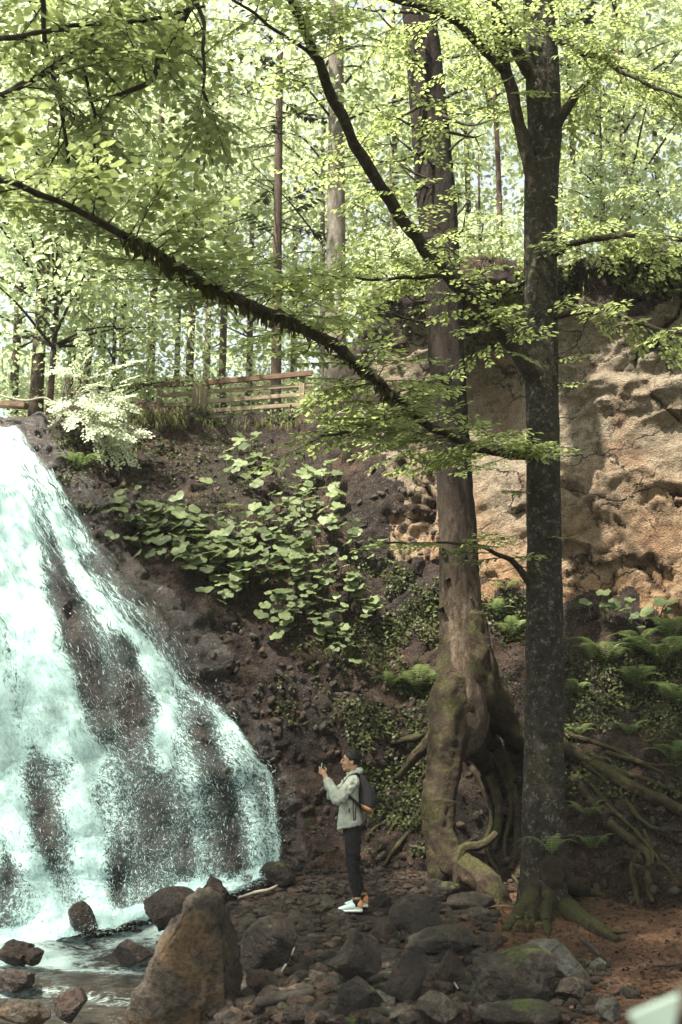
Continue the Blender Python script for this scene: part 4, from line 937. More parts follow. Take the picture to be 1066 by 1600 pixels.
FAR = [
    (430, 24, 18, 'straight brown conifer trunk with fanning bare twigs, rising behind the right end of the fence', 'c', 0, 3.6, 0, 18),
    (525, 21.8, 37, 'thick pale grey trunk behind the mossy bough, right of the fence', 'b', 2, 6.5, 0, 18),
    (503, 27, 10, 'thin pale trunk close beside the thick pale grey trunk', 'b', 3, 4.5, 0, 15),
    (228, 27, 15, 'slim brown trunk behind the left end of the wooden fence', 'c', 1, 4.0, .012, 18),
    (292, 29, 14, 'slim dark trunk rising behind the pair of fence posts', 'b', 0, 4.0, .01, 18),
    (272, 33, 10, 'thin far trunk between the two slim trunks behind the fence', 'b', 1, 3.5, 0, 16),
    (54, 21, 23, 'stout dark trunk above the top of the waterfall', 'b', 1, 2.2, .0, 16),
    (96, 22.5, 15, 'trunk leaning beside the stout dark trunk over the waterfall', 'b', 3, 3.4, .05, 15),
    (128, 24, 13, 'slender dark trunk behind the pale shrub', 'b', 0, 4.0, .02, 16),
    (152, 28, 12, 'straight thin trunk just right of the pale shrub', 'c', 0, 4.0, 0, 17),
    (116, 32, 17, 'far brown trunk high on the slope above the waterfall', 'b', 2, 4.0, 0, 18),
    (345, 31, 13, 'dark far trunk behind the long middle rails of the fence', 'b', 2, 3.6, .0, 18),
    (788, 20, 11, 'thin curving young tree on the cliff top between the spruce and the beech', 'b', 3, 4.6, -.02, 13, None, .8, 0, .12),
    (893, 22, 14, 'dark straight trunk on the cliff top just right of the beech', 'c', 1, 5.5, 0, 16),
    (916, 23, 11, 'thinner dark trunk second to the right of the beech on the cliff top', 'c', 0, 5.5, 0, 16),
    (962, 26, 14, 'leafy tree on the cliff top beyond the two dark trunks', 'b', 0, 2.2, 0, 17),
    (1006, 22.5, 14, 'tree with a dark trunk near the upper right corner', 'b', 1, 2.6, -.01, 16),
    (1056, 27, 12, 'tree at the right edge above the cliff', 'b', 2, 1.6, 0, 16),
    (622, 27, 13, 'tree showing left of the spruce trunk above the cliff', 'b', 3, 2.4, 0, 15),
    (572, 31, 12, 'far tree between the pale grey trunk and the spruce', 'b', 0, 2.6, 0, 17),
    (742, 27, 12, 'far tree seen between the spruce and the beech trunks', 'b', 2, 1.6, 0, 17),
    (388, 35, 11, 'far tree in the bright gap above the fence', 'b', 1, 2.4, 0, 17),
    (14, 27, 15, 'tree at the left edge behind the top of the waterfall', 'b', 2, 2.0, 0, 17),
    (185, 33, 12, 'far tree above the pale shrub, left of the fence', 'b', 3, 2.5, 0, 16),
    (458, 37, 12, 'farthest tree behind the right end of the fence', 'b', 0, 2.0, 0, 17),
    (320, 40, 12, 'farthest pale tree above the middle of the fence', 'b', 2, 2.0, 0, 17),
    (-140, 24, 18, 'tree just outside the left edge above the stream', 'b', 0, 3.0, 0, 17),
    (1210, 23, 18, 'tree just outside the right edge above the cliff', 'b', 1, 2.0, 0, 17),
]
for k, a_ in enumerate(FAR):
    a_ = list(a_) + [None, 1.0, 0.0, 0.0][len(a_)-9:] if len(a_) < 13 else a_
    far_tree(a_[0], a_[1], a_[2], a_[3], a_[4], a_[5], a_[6], a_[7], a_[8], (MAT_PALEBARK if 'pale grey' in a_[3] or 'thin pale' in a_[3] else None), a_[10] or 1.0, 1.3*k, a_[12] or 0.0)
# the wood farther up the hill, one mass of leafage
def build_wood():
    r = np.random.default_rng(23); nc_ = 340; cx = r.uniform(-34, 34, nc_); cy_ = r.uniform(40, 66, nc_); cz = np.array([drop(a, b) for a, b in zip(cx, cy_)]) + .4 + 17*r.random(nc_)**1.5
    per = 44; w = np.repeat(np.arange(nc_), per); n = len(w); s = r.uniform(.7, 1.4, nc_)[w]
    P = np.stack([cx, cy_, cz], -1)[w] + r.normal(0, 1, (n, 3))*np.stack([s, s, .3*np.ones(n)], -1)
    D = r.normal(0, 1, (n, 3)); N = np.array([0, -.2, 1.0]) + r.normal(0, .4, (n, 3))
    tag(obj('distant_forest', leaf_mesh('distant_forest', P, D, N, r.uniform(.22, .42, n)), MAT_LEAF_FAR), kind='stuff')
build_wood()
# ------------------------------------------------------------------ low plants
MAT_BUTTER = mat_leaf('butterbur_leaf', (0.050, 0.066, 0.028), (0.130, 0.158, 0.070), (0.18, 0.23, 0.08), .28, .22, island=False, veins=True)
MAT_STALK = mat_leaf('green_stalk', (0.07, 0.09, 0.03), (0.11, 0.13, 0.045), (0.1, 0.12, 0.03), .1, .2)
MAT_FERN = mat_leaf('fern_frond', (0.075, 0.105, 0.040), (0.15, 0.19, 0.080), (0.20, 0.26, 0.09), .35, .2, island=False)
MAT_COVER = mat_leaf('ground_leaf', (0.028, 0.034, 0.012), (0.075, 0.085, 0.030), (0.08, 0.09, 0.025), .3, .2)
MAT_PALELEAF = mat_leaf('sun_glare_leaf', (0.40, 0.44, 0.30), (0.54, 0.58, 0.41), (0.46, 0.51, 0.33), .35, .1)  # glare of direct sun put into the pale leaf colour
MAT_GRASS = mat_leaf('grass_blade', (0.075, 0.075, 0.030), (0.16, 0.155, 0.07), (0.15, 0.16, 0.05), .3, .15)
MAT_DRY = mat_leaf('dry_leaf', (0.022, 0.012, 0.008), (0.075, 0.042, 0.025), (0.05, 0.03, 0.01), .05, .1)

def butterbur_mesh(seed):
    r = random.Random(seed); V = [(0, 0, -.02)]; n = 22
    for ring, rad in ((1, .5), (2, 1.0)):
        for k in range(n):
            a_ = 2*math.pi*k/n; d = abs(((a_-math.pi*1.5+math.pi) % (2*math.pi))-math.pi)     # notch at -y, where the stalk joins
            rr_ = rad*(.52+.06*r.uniform(-1, 1)*(ring == 2))*(1 - .55*math.exp(-(d/.30)**2))*(1+.10*math.sin(a_))
            z = (.05 if ring == 1 else .04+.05*math.sin(a_*5+seed)+r.uniform(-.02, .02)) - .07*(rad**2)*abs(math.sin(a_))
            V.append((math.cos(a_)*rr_*1.08, math.sin(a_)*rr_+.12, z))
    F3 = [[0, 1+k, 1+(k+1) % n] for k in range(n)]; F4 = [[1+k, 1+n+k, 1+n+(k+1) % n, 1+(k+1) % n] for k in range(n)]
    me = mesh_arrays('leaf', np.array(V), [np.array(F3), np.array(F4)], smooth=True); me.materials.append(MAT_BUTTER); return me
BUTTER = [butterbur_mesh(k) for k in range(5)]
BPLANTS = [(222, 822, 9, 36, .30), (262, 818, 8, 34, .33), (300, 845, 9, 36, .32), (250, 858, 6, 30, .30), (335, 872, 8, 34, .30), (372, 885, 8, 32, .28), (345, 905, 5, 28, .28), (398, 838, 8, 34, .28), (440, 815, 8, 32, .27), (428, 862, 8, 32, .26),
           (415, 905, 7, 30, .26), (478, 872, 8, 32, .26), (480, 812, 7, 30, .26), (520, 838, 7, 32, .25), (455, 930, 8, 32, .26), (505, 915, 8, 32, .25), (545, 935, 7, 30, .25), (565, 962, 6, 26, .24), (375, 742, 9, 38, .27), (468, 772, 8, 32, .28), (500, 752, 7, 28, .27),
           (520, 1002, 7, 30, .23), (488, 965, 7, 30, .24), (440, 975, 6, 30, .24), (545, 1028, 5, 24, .22), (362, 938, 3, 14, .2), (285, 870, 7, 30, .3), (455, 885, 7, 30, .26), (500, 792, 6, 30, .26), (390, 720, 5, 24, .26), (575, 870, 5, 26, .22), (850, 948, 3, 22, .24), (958, 958, 4, 30, .26), (1012, 972, 3, 26, .28)]
BLAB = ['butterbur clump at the far left tip of the leafy patch beside the waterfall', 'pale sunlit butterbur clump on the upper left of the leafy patch', 'broad butterbur clump in the left middle of the leafy patch', 'butterbur clump hanging at the lower left edge of the patch by the water',
        'butterbur clump left of the centre of the leafy patch', 'butterbur clump above the single small plant on the bare bank', 'low butterbur clump at the bottom left rim of the patch', 'butterbur clump at the upper middle of the leafy patch', 'butterbur clump under the stacked plants at upper centre', 'butterbur clump in the very middle of the leafy patch',
        'butterbur clump just below the middle of the leafy patch', 'butterbur clump right of the middle of the leafy patch', 'butterbur clump topping the middle column of leaves', 'butterbur clump at the upper right of the leafy patch', 'butterbur clump low in the centre above bare earth', 'butterbur clump in the lower right body of the patch',
        'butterbur clump at the right shoulder of the leafy patch', 'butterbur clump at the rightmost rim of the patch', 'separate butterbur clump high on the bank below the fence', 'butterbur clump on the tall right-hand stack of leaves', 'butterbur clump at the very top of the tall stack of leaves',
        'butterbur clump low on the right, above the tuft of grass', 'butterbur clump between the patch and its trailing lower end', 'flat butterbur leaves at the lower edge over bare brown earth', 'lowest butterbur clump trailing towards the person', 'single small butterbur plant alone on the bare bank', 'butterbur clump second from the left tip of the patch',
        'butterbur clump in the shaded centre right of the patch', 'butterbur clump under the top of the tall stack', 'small butterbur clump just above the separate high clump', 'few butterbur leaves left of the spruce trunk under the low spray', 'few broad leaves at the cliff foot behind the beech trunk', 'broad leaves at the foot of the sandstone cliff right of the beech', 'big round leaves under the cliff near the right edge']
def build_butterbur():
    r = random.Random(8)
    for k, (cx, cy_, n, rad, sz) in enumerate(BPLANTS):
        p0, n0 = hit(cx, cy_+14)
        t = thing('butterbur_plant', BLAB[k], 'plant', p0, 'butterbur plants on the bank')
        for j in range(int(n*(3.0 if k < 9 or k == 26 else 2.3))):
            x, y = cx + r.gauss(0, rad*.72), cy_ + r.gauss(0, rad*.50); p, nn = hit(x, y)
            if p is None or abs(p.y-p0.y) > 1.6: continue
            q = p + Vector((0, -r.uniform(.12, .30), r.uniform(.05, .22)))
            s = sz*r.uniform(.32, .82)
            up = Vector((r.gauss(-.12, .32), -r.uniform(.05, 1.2), 1)).normalized(); d = Vector((r.gauss(0, 1), -1.0, -.2)); d = (d-up*d.dot(up)).normalized(); s_ = d.cross(up)
            o = bpy.data.objects.new('leaf', BUTTER[r.randrange(5)]); COL.objects.link(o); o.parent = t
            M_ = Matrix(((s_.x, d.x, up.x, 0), (s_.y, d.y, up.y, 0), (s_.z, d.z, up.z, 0), (0, 0, 0, 1)))
            o.matrix_basis = Matrix.Translation(q-p0) @ M_ @ Matrix.Scale(s, 4)
            g = Geo(); b = p0.lerp(p, .8)-p0; e = q-p0-d*s*.30*0; c = (b+e)/2+Vector((0, .02, .05))
            g.add(*tube(smooth_path(np.array([b, c, e]), 4), np.linspace(.007, .005, 9), 5)); obj('stalk', g.mesh('stalk'), MAT_STALK, t)
build_butterbur()

def frond_mesh(seed):
    r = random.Random(seed); V, F = [], []; n = 20
    for k in range(n):
        f = .10 + .90*k/n; y = f; z = .42*math.sin(f*2.2)-.30*f*f; w = .30*math.sin(math.pi*min(1, f*.92+.10))**.8*(1-.35*f)
        for sg in (-1, 1):
            L_ = w*r.uniform(.85, 1.1); b = len(V); dz = -.18*L_
            V += [(0, y-.016, z), (0, y+.016, z), (sg*L_*.55, y+.03+.06*L_, z+dz*.35+.01), (sg*L_*.5, y-.012+.04*L_, z+dz*.35+.01), (sg*L_, y+.06+.12*L_, z+dz)]
            F += [[b, b+3, b+2, b+1], [b+3, b+4, b+4, b+2]]
            F[-1] = [b+3, b+4, b+2, b+2]
    quads = np.array([f for f in F if len(set(f)) == 4]); tris = np.array([[f[0], f[1], f[2]] for f in F if len(set(f)) == 3])
    g = Geo(); g.add(np.array(V), [quads, tris]); ys = np.linspace(0, 1, 10)
    g.add(*tube(np.stack([0*ys, ys, .42*np.sin(ys*2.2)-.30*ys*ys], -1), np.linspace(.011, .003, 10), 4))
    me = g.mesh('frond', smooth=False); me.materials.append(MAT_FERN); return me
FROND = [frond_mesh(k) for k in range(3)]
FERNS = [(652, 1085, 8, .62, 'leafy fern on the bank left of the spruce trunk'), (868, 1328, 4, .36, 'small bright fern at the front of the beech trunk base'), (928, 1330, 5, .42, 'bright fern on the root right of the beech base'), (918, 1280, 4, .36, 'small fern above the bright fern beside the beech'),
         (945, 1040, 7, .62, 'wide fern below the cliff right of the beech trunk'), (1035, 1040, 8, .75, 'large fern on the slope near the right edge'), (1060, 1105, 7, .62, 'fern at the right edge below the large fern'), (800, 995, 5, .45, 'fern between the two trunks low on the slope'), (775, 965, 4, .4, 'fern between the two trunks under the cliff foot'),
         (992, 1075, 7, .52, 'fern in the middle of the shaded fern patch at right'), (900, 1085, 5, .36, 'fern close beside the right side of the beech trunk'), (1052, 1195, 5, .45, 'lowest fern at the right edge above the big root'), (985, 1150, 5, .32, 'small fern over the big root right of the beech'), (790, 925, 4, .3, 'small fern at the cliff foot between the trunks'),
         (846, 1462, 3, .2, 'tiny fern at the foot of the beech by the path'), (610, 1075, 5, .36, 'small fern left of the leafy fern on the bank'), (1000, 1010, 5, .45, 'fern just under the broad leaves at the cliff foot'), (120, 735, 6, .5, 'fern on the wet bank under the pale shrub'), (905, 1150, 5, .3, 'small fern where the big root leaves the beech trunk'), (1050, 1000, 6, .55, 'upper fern at the right edge beneath the cliff')]
def build_ferns():
    r = random.Random(4)
    for (cx, cy_, n, s, lab) in FERNS:
        p, nn = hit(cx, cy_)
        if 'front of the beech' in lab: p = at(862, 1335, 11.95)
        if 'tiny fern' in lab: p = at(846, 1462, 11.8)
        t = thing('fern', lab, 'fern', p, 'ferns on the slope')
        a0 = r.uniform(0, 6.28)
        for k in range(n):
            a_ = a0 + 2*math.pi*k/n + r.uniform(-.3, .3); hd = Vector((math.cos(a_), math.sin(a_)*.8-.35, 0)).normalized(); el = r.uniform(.15, .55)
            d = (hd*math.cos(el)+Vector((0, 0, math.sin(el)))).normalized(); side = d.cross(Vector((0, 0, 1))).normalized(); up = side.cross(d)
            o = bpy.data.objects.new('frond', FROND[r.randrange(3)]); COL.objects.link(o); o.parent = t
            o.matrix_basis = Matrix(((side.x, d.x, up.x, 0), (side.y, d.y, up.y, 0), (side.z, d.z, up.z, 0), (0, 0, 0, 1))) @ Matrix.Scale(s*r.uniform(.75, 1.1), 4)
build_ferns()

# pale shrub hanging over the waterfall top, sun glare put into its leaf colour
def build_shrub():
    p0, _ = hit(100, 650); t = thing('shrub', 'pale sunlit shrub with white twigs hanging beside the waterfall top', 'shrub', p0)
    q = random.Random(12); L, tw = Leaves(), []; g = Geo(); b = np.array(p0)
    for k in range(46):
        x, y = q.gauss(145, 32), q.gauss(618, 34)
        if k > 30: x, y = q.gauss(172, 20), q.gauss(680, 22)
        e = np.array(at(x, y, p0.y - q.uniform(.0, .9))); c = (b+e)/2 + np.array([0, 0, q.uniform(.05, .35)]); pth = smooth_path(np.array([b + np.array([q.gauss(0, .1), 0, 0]), c, e]), 7)
        pth += .03*np.stack([noise(pth*4+k), noise(pth*4+5+k), noise(pth*4+11+k)], -1)
        if k % 2 == 0: g.add(*tube(pth-b, np.linspace(.014, .004, len(pth)), 5))
        d = pth[-1]-pth[-3]
        for m_ in range(3): spray(L, tw, pth[-1-2*m_], d*6+np.array([q.gauss(0, .25), -q.uniform(0, .3), -q.uniform(0, .35)]), q.uniform(.22, .42), np.array([q.gauss(0, .4), -.5, 1]), .052, r0=.003, rr=q)
    obj('stems', g.mesh('stems'), MAT_PALETWIG, t)
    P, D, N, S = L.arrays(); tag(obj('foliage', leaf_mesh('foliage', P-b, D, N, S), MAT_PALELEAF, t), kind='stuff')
    g = Geo()
    for p, r_ in tw: g.add(*tube(p-b, r_, 4, cap=False))
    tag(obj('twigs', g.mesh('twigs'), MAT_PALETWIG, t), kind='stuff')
    # bare bent branches sticking out over the water
    for k, (rw, lab) in enumerate((([(95, 640, 5), (70, 622, 4), (35, 626, 4), (-20, 612, 3)], 'white bare branch arching over the waterfall lip to the left edge'), ([(130, 655, 6), (90, 700, 5), (45, 720, 4), (25, 760, 3), (5, 770, 2)], 'thin dark branch drooping in front of the upper waterfall'), ([(165, 690, 6), (160, 740, 5), (168, 790, 3)], 'thin root hanging down the bank under the shrub'), ([(180, 690, 5), (185, 750, 4), (176, 800, 3)], 'second thin root hanging down the bank under the shrub'))):
        q3 = np.array([(*(at(x, y, p0.y-.35)), w*.5*p0.y/FPX) for x, y, w in rw]); s = smooth_path(q3, 7)
        gg = Geo(); o0 = s[0, :3].copy(); gg.add(*tube(s[:, :3]-o0, s[:, 3], 6, .1)); tag(obj('bare_branch', gg.mesh('bare_branch'), MAT_TWIG if 'dark' in lab else MAT_PALETWIG, None, Vector(o0)), lab, 'branch')
build_shrub()

# young layered tree over the waterfall top
CROWNS.append(crown_variant(6, 3.6, 2.3, 60, 80, .11, .05))
far_tree(70, 19.5, 12, 'bright young tree with flat layered leaves above the waterfall top', 'b', 4, 1.9, .02, 7.0)
far_tree(170, 20.5, 9, 'bright sapling with layered leaves behind the pale shrub', 'b', 4, .9, .0, 4.5, None, .62, 2.0)
far_tree(620, 18.6, 9, 'leafy sapling on the cliff edge left of the spruce trunk', 'b', 4, .2, -.02, 3.4, None, .42, 1.0)
far_tree(760, 19.5, 9, 'leafy sapling on the cliff edge between spruce and beech', 'b', 4, .3, .0, 3.6, None, .55, 4.0)
far_tree(960, 17.8, 10, 'leafy sapling on the cliff edge right of the beech', 'b', 4, .4, .02, 4.0, None, .62, 3.0)

def blades(name, pts, mat, ln, droop, wid=.012, seed=1, out=-.5, per=1):
    r = np.random.default_rng(seed); P = np.repeat(np.array(pts), per, 0); n = len(P); P = P + r.normal(0, .02, (n, 3)); l = r.uniform(.5, 1.2, n)*ln
    D = np.stack([r.normal(0, .45, n), out*r.uniform(.2, 1.2, n), np.ones(n)], -1); D = unit(D); side = unit(np.cross(D, np.array([0, 0, 1.0])) + r.normal(0, .3, (n, 3)))*wid
    m1 = P + D*(l*.5)[:, None]; D2 = D.copy(); D2[:, 2] -= droop*r.uniform(.4, 1.4, n); e = m1 + unit(D2)*(l*.55)[:, None]
    V = np.stack([P-side*.6, P+side*.6, m1+side*.5, m1-side*.5, e], 1).reshape(-1, 3); i = np.arange(n)[:, None]*5
    return mesh_arrays(name, V, [np.hstack([i, i+1, i+2, i+3]), np.hstack([i+3, i+2, i+4])], smooth=False)
def pts_in(boxes, seed, keep=None):
    r = random.Random(seed); out = []
    for (x0, y0, x1, y1, n) in boxes:
        for _ in range(n):
            x, y = r.uniform(x0, x1), r.uniform(y0, y1); p, nn = hit(x, y)
            if p is not None and (keep is None or keep(x, y, p, nn)): out.append((p, nn))
    return out
# grass hanging over the earth lip and tufts on the bank
a_ = pts_in([(200, 645, 290, 672, 260), (300, 660, 470, 674, 90), (150, 690, 215, 720, 60), (500, 1010, 545, 1030, 40)], 1)
tag(obj('grass', blades('grass', [p for p, n in a_], MAT_GRASS, .24, 2.2, .010, 2, -.8, 2), MAT_GRASS), 'dry grass hanging over the earth lip below the fence', 'grass', kind='stuff')
a_ = pts_in([(560, 400, 1066, 500, 900)], 3, lambda x, y, p, n: n.z > .25)
if a_: tag(obj('cliff_top_grass', blades('cliff_top_grass', [p for p, n in a_], MAT_GRASS, .34, 1.8, .012, 3, -.8, 2), MAT_GRASS), kind='stuff')
# creeping ground cover on the shaded slopes
def cover(name, boxes, seed, thr, size, mat, label, sc=1.3):
    a = pts_in(boxes, seed); P = np.array([p for p, n in a]); N = np.array([n for p, n in a]); r = np.random.default_rng(seed)
    k = fbm(P*sc+seed, 3) > thr; P, N = P[k], N[k]; n = len(P)
    P = P + N*r.uniform(.01, .09, n)[:, None]; D = r.normal(0, 1, (n, 3)); D[:, 2] -= .3; D[:, 1] -= .4; N = N*.6 + np.array([0, -.2, .9]) + r.normal(0, .35, (n, 3))
    o = obj(name, leaf_mesh(name, P, D, N, r.uniform(.6, 1.4, n)*size, LEAF6*np.array([1.25, 1, 1])), mat); tag(o, label, kind='stuff')
cover('ground_cover', [(545, 860, 705, 1340, 11000), (750, 930, 830, 1010, 900), (875, 1000, 1066, 1250, 5200), (430, 960, 560, 1130, 1800), (200, 690, 480, 800, 1600), (90, 680, 215, 800, 1500), (220, 680, 420, 720, 500)], 5, .0, .042, MAT_COVER, 'small creeping plants on the shaded slope')
cover('bank_seedlings', [(560, 480, 820, 560, 900), (600, 880, 700, 1000, 700), (870, 400, 1066, 470, 900), (300, 640, 480, 662, 1300), (800, 1400, 870, 1460, 130), (860, 1395, 930, 1420, 60)], 6, .0, .055, MAT_COVER, 'seedlings along the edges of the bank')
cover('cliff_edge_leaves', [(570, 395, 830, 470, 1500), (880, 385, 1066, 455, 1700)], 14, -.25, .075, MAT_LEAF, 'leafy growth along the cliff edge')
def litter():
    a = pts_in([(800, 1420, 1066, 1600, 1700), (880, 1250, 1066, 1430, 900), (700, 1380, 860, 1480, 500), (750, 980, 830, 1130, 500)], 9); P = np.array([p for p, n in a]); N = np.array([n for p, n in a]); r = np.random.default_rng(9); n = len(P)
    P = P + N*.008; tag(obj('fallen_leaves', leaf_mesh('fallen_leaves', P, r.normal(0, 1, (n, 3))*np.array([1, 1, .2]), N + r.normal(0, .4, (n, 3)), r.uniform(.015, .05, n)), MAT_DRY), kind='stuff')
litter()
# bright undergrowth along the plateau and round the fence
def undergrowth():
    r = np.random.default_rng(41); nc_ = 620; cx = r.uniform(-9.5, 9.5, nc_); cy_ = r.uniform(19.2, 36, nc_)**1.0; cx *= cy_/22
    ok = ~((np.abs(cx+2.3) < 2.8) & (cy_ < 22.6)); cx, cy_ = cx[ok], cy_[ok]; nc_ = len(cx)
    h = r.uniform(.15, 1.0, nc_)*np.clip((cy_-18)/8, .35, 1.5); cz = np.array([drop(a, b) for a, b in zip(cx, cy_)]) + h
    per = 46; w = np.repeat(np.arange(nc_), per); n = len(w); s = r.uniform(.25, .6, nc_)[w]
    P = np.stack([cx, cy_, cz], -1)[w] + r.normal(0, 1, (n, 3))*np.stack([s, s, .5*s], -1); D = r.normal(0, 1, (n, 3)); N = np.array([0, -.25, 1.0]) + r.normal(0, .4, (n, 3))
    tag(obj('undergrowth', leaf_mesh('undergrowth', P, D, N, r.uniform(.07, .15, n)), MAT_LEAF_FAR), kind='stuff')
undergrowth()

# ------------------------------------------------------------------ fence on the edge above the bank
def mat_wood(name, a, b, c):
    m = Mat(name, 0.8, 0.2); n1 = m.noise(1, 5, 0.65, vec=m.map(scale=(3, 30, 30)), dist=.3); n2 = m.noise(5, 4)
    col = m.ramp(n1, [(0.3, a), (0.5, b), (0.72, c)]); col = m.mix(m.ramp(n2, [(0.4, .5), (0.6, 0)]), col, a); m.col(col); m.nrm(m.bump(n1, .6, .01)); return m.m
MAT_WOOD = mat_wood('weathered_wood', (0.13, 0.095, 0.062), (0.24, 0.185, 0.128), (0.34, 0.28, 0.20)); MAT_CAP = mat_wood('brown_top_board', (0.075, 0.042, 0.028), (0.135, 0.078, 0.052), (0.20, 0.125, 0.085))
def beam(name, p0, p1, h, th, mat, parent, org, up=Vector((0, 0, 1)), bev=.008):
    d = p1-p0; L_ = d.length; x = d.normalized(); y = up.cross(x).normalized(); z = x.cross(y)
    o = obj(name, box_mesh(name, L_, th, h, bev), mat, parent); M_ = Matrix(((x.x, y.x, z.x, 0), (x.y, y.y, z.y, 0), (x.z, y.z, z.z, 0), (0, 0, 0, 1))); o.matrix_basis = Matrix.Translation((p0+p1)/2-org) @ M_; return o
def build_fence():
    org = at(313, 650, 21.0); t = thing('wooden_fence', 'weathered wooden rail fence on the edge above the bank', 'fence', org)
    Yf = lambda x: 21.2 - .0016*(x-205)
    A = lambda x, y, dy=0: at(x, y, Yf(x)+dy)
    for x, y0, y1, w in ((306, 596, 652, .125), (319, 595, 652, .125), (250, 601, 648, .11), (472, 583, 645, .11)):
        a_, b_ = A(x, y0), A(x, y1); b_ = Vector((a_.x, a_.y, b_.z-.35)); beam('post', b_, a_, w, w*.8, MAT_WOOD, t, org, Vector((1, 0, 0)))
    for (x0, y0, x1, y1) in ((200, 604, 302, 599), (324, 598, 488, 583)): beam('top_rail', A(x0, y0, -.06), A(x1, y1, -.06), .105, .05, MAT_CAP, t, org)
    for (x0, y0, x1, y1) in ((246, 618, 302, 615), (246, 634, 302, 631), (324, 612, 488, 601), (324, 628, 488, 615), (324, 642, 488, 631)): beam('rail', A(x0, y0, .0), A(x1, y1, .0), .085, .03, MAT_WOOD, t, org)
    q0, q1 = at(-60, 628, 19.0), at(42, 634, 18.7)
    o = obj('plank', box_mesh('plank', (q1-q0).length, .16, .10, .01), MAT_CAP); d = (q1-q0).normalized(); o.location = (q0+q1)/2; o.rotation_euler = d.to_track_quat('X', 'Z').to_euler()
    tag(o, 'brown plank laid across the stream above the waterfall lip', 'plank')
build_fence()
# ------------------------------------------------------------------ boulders, pebbles, sticks
def mat_stone(name, a, b, c, moss=0.0, rough=(.45, .85), ochre=None, scale=1.0, vein=.35):
    m = Mat(name, .7, .35); r = m.objrand(); off = m.n.new('ShaderNodeVectorMath'); off.operation = 'MULTIPLY_ADD'
    cb = m.n.new('ShaderNodeCombineXYZ'); [m.l.new(r, cb.inputs[k]) for k in range(3)]
    m.l.new(cb.outputs[0], off.inputs[0]); off.inputs[1].default_value = (37, 53, 71); m.l.new(m.geo('Position'), off.inputs[2]); m.co = off.outputs[0]
    n1 = m.noise(3.2*scale, 6, .68, dist=.4); n2 = m.noise(24*scale, 5, .7); n3 = m.noise(70*scale, 2, .6)
    col = m.ramp(n1, [(.32, a), (.5, b), (.68, c)]); col = m.mix(m.ramp(n2, [(.38, .75), (.56, 0)]), col, tuple(k*.6 for k in a))
    col = m.mix(m.ramp(n3, [(.60, 0), (.70, vein)]), col, tuple(min(1, k*1.8) for k in c))
    if ochre:
        g = m.ramp(m.math('SUBTRACT', m.noise(1.5, 5, .65), m.math('MULTIPLY', m.up(), .12)), [(.47, 0), (.58, 1)]); col = m.mix(m.math('MULTIPLY', g, .85), col, m.ramp(n2, [(.35, tuple(k*.45 for k in ochre)), (.6, ochre)]))
    if moss:
        g = m.ramp(m.math('ADD', m.noise(3.0, 5, .7), m.math('MULTIPLY', m.up(), .2)), [(.80-.25*moss, 0), (.88-.25*moss, 1)]); col = m.mix(g, col, m.ramp(n2, [(.35, (.025, .03, .008)), (.6, (.09, .10, .022)), (.75, (.17, .18, .05))]))
    rv = m.math('MULTIPLY', r, 0.0)
    m.col(col); m.rough(m.ramp(n2, [(.3, rough[0]), (.7, rough[1])])); m.nrm(m.bump(m.math('ADD', n2, m.math('MULTIPLY', n1, .8)), 1.0, .065)); return m.m
S_DARK = mat_stone('dark_stone', (.012, .008, .006), (.034, .023, .017), (.075, .054, .040), .15, (.2, .6))
S_GREY = mat_stone('grey_stone', (.020, .015, .011), (.056, .042, .031), (.13, .102, .078), .10, (.25, .7))
S_BROWN = mat_stone('brown_stone', (.022, .012, .008), (.064, .037, .024), (.14, .088, .058), .05, (.22, .65))
S_OCHRE = mat_stone('ochre_boulder', (.022, .015, .010), (.062, .044, .030), (.135, .105, .078), .15, (.35, .75), (.15, .088, .040))
S_MOSS = mat_stone('mossy_stone', (.02, .015, .011), (.050, .038, .028), (.10, .082, .060), .5, (.6, .95))
S_PALE = mat_stone('pale_stone', (.065, .058, .046), (.13, .118, .096), (.22, .20, .168), .1, (.5, .9))
S_WETR = mat_stone('wet_brown_stone', (.016, .010, .008), (.046, .028, .021), (.090, .060, .046), .0, (.12, .45))

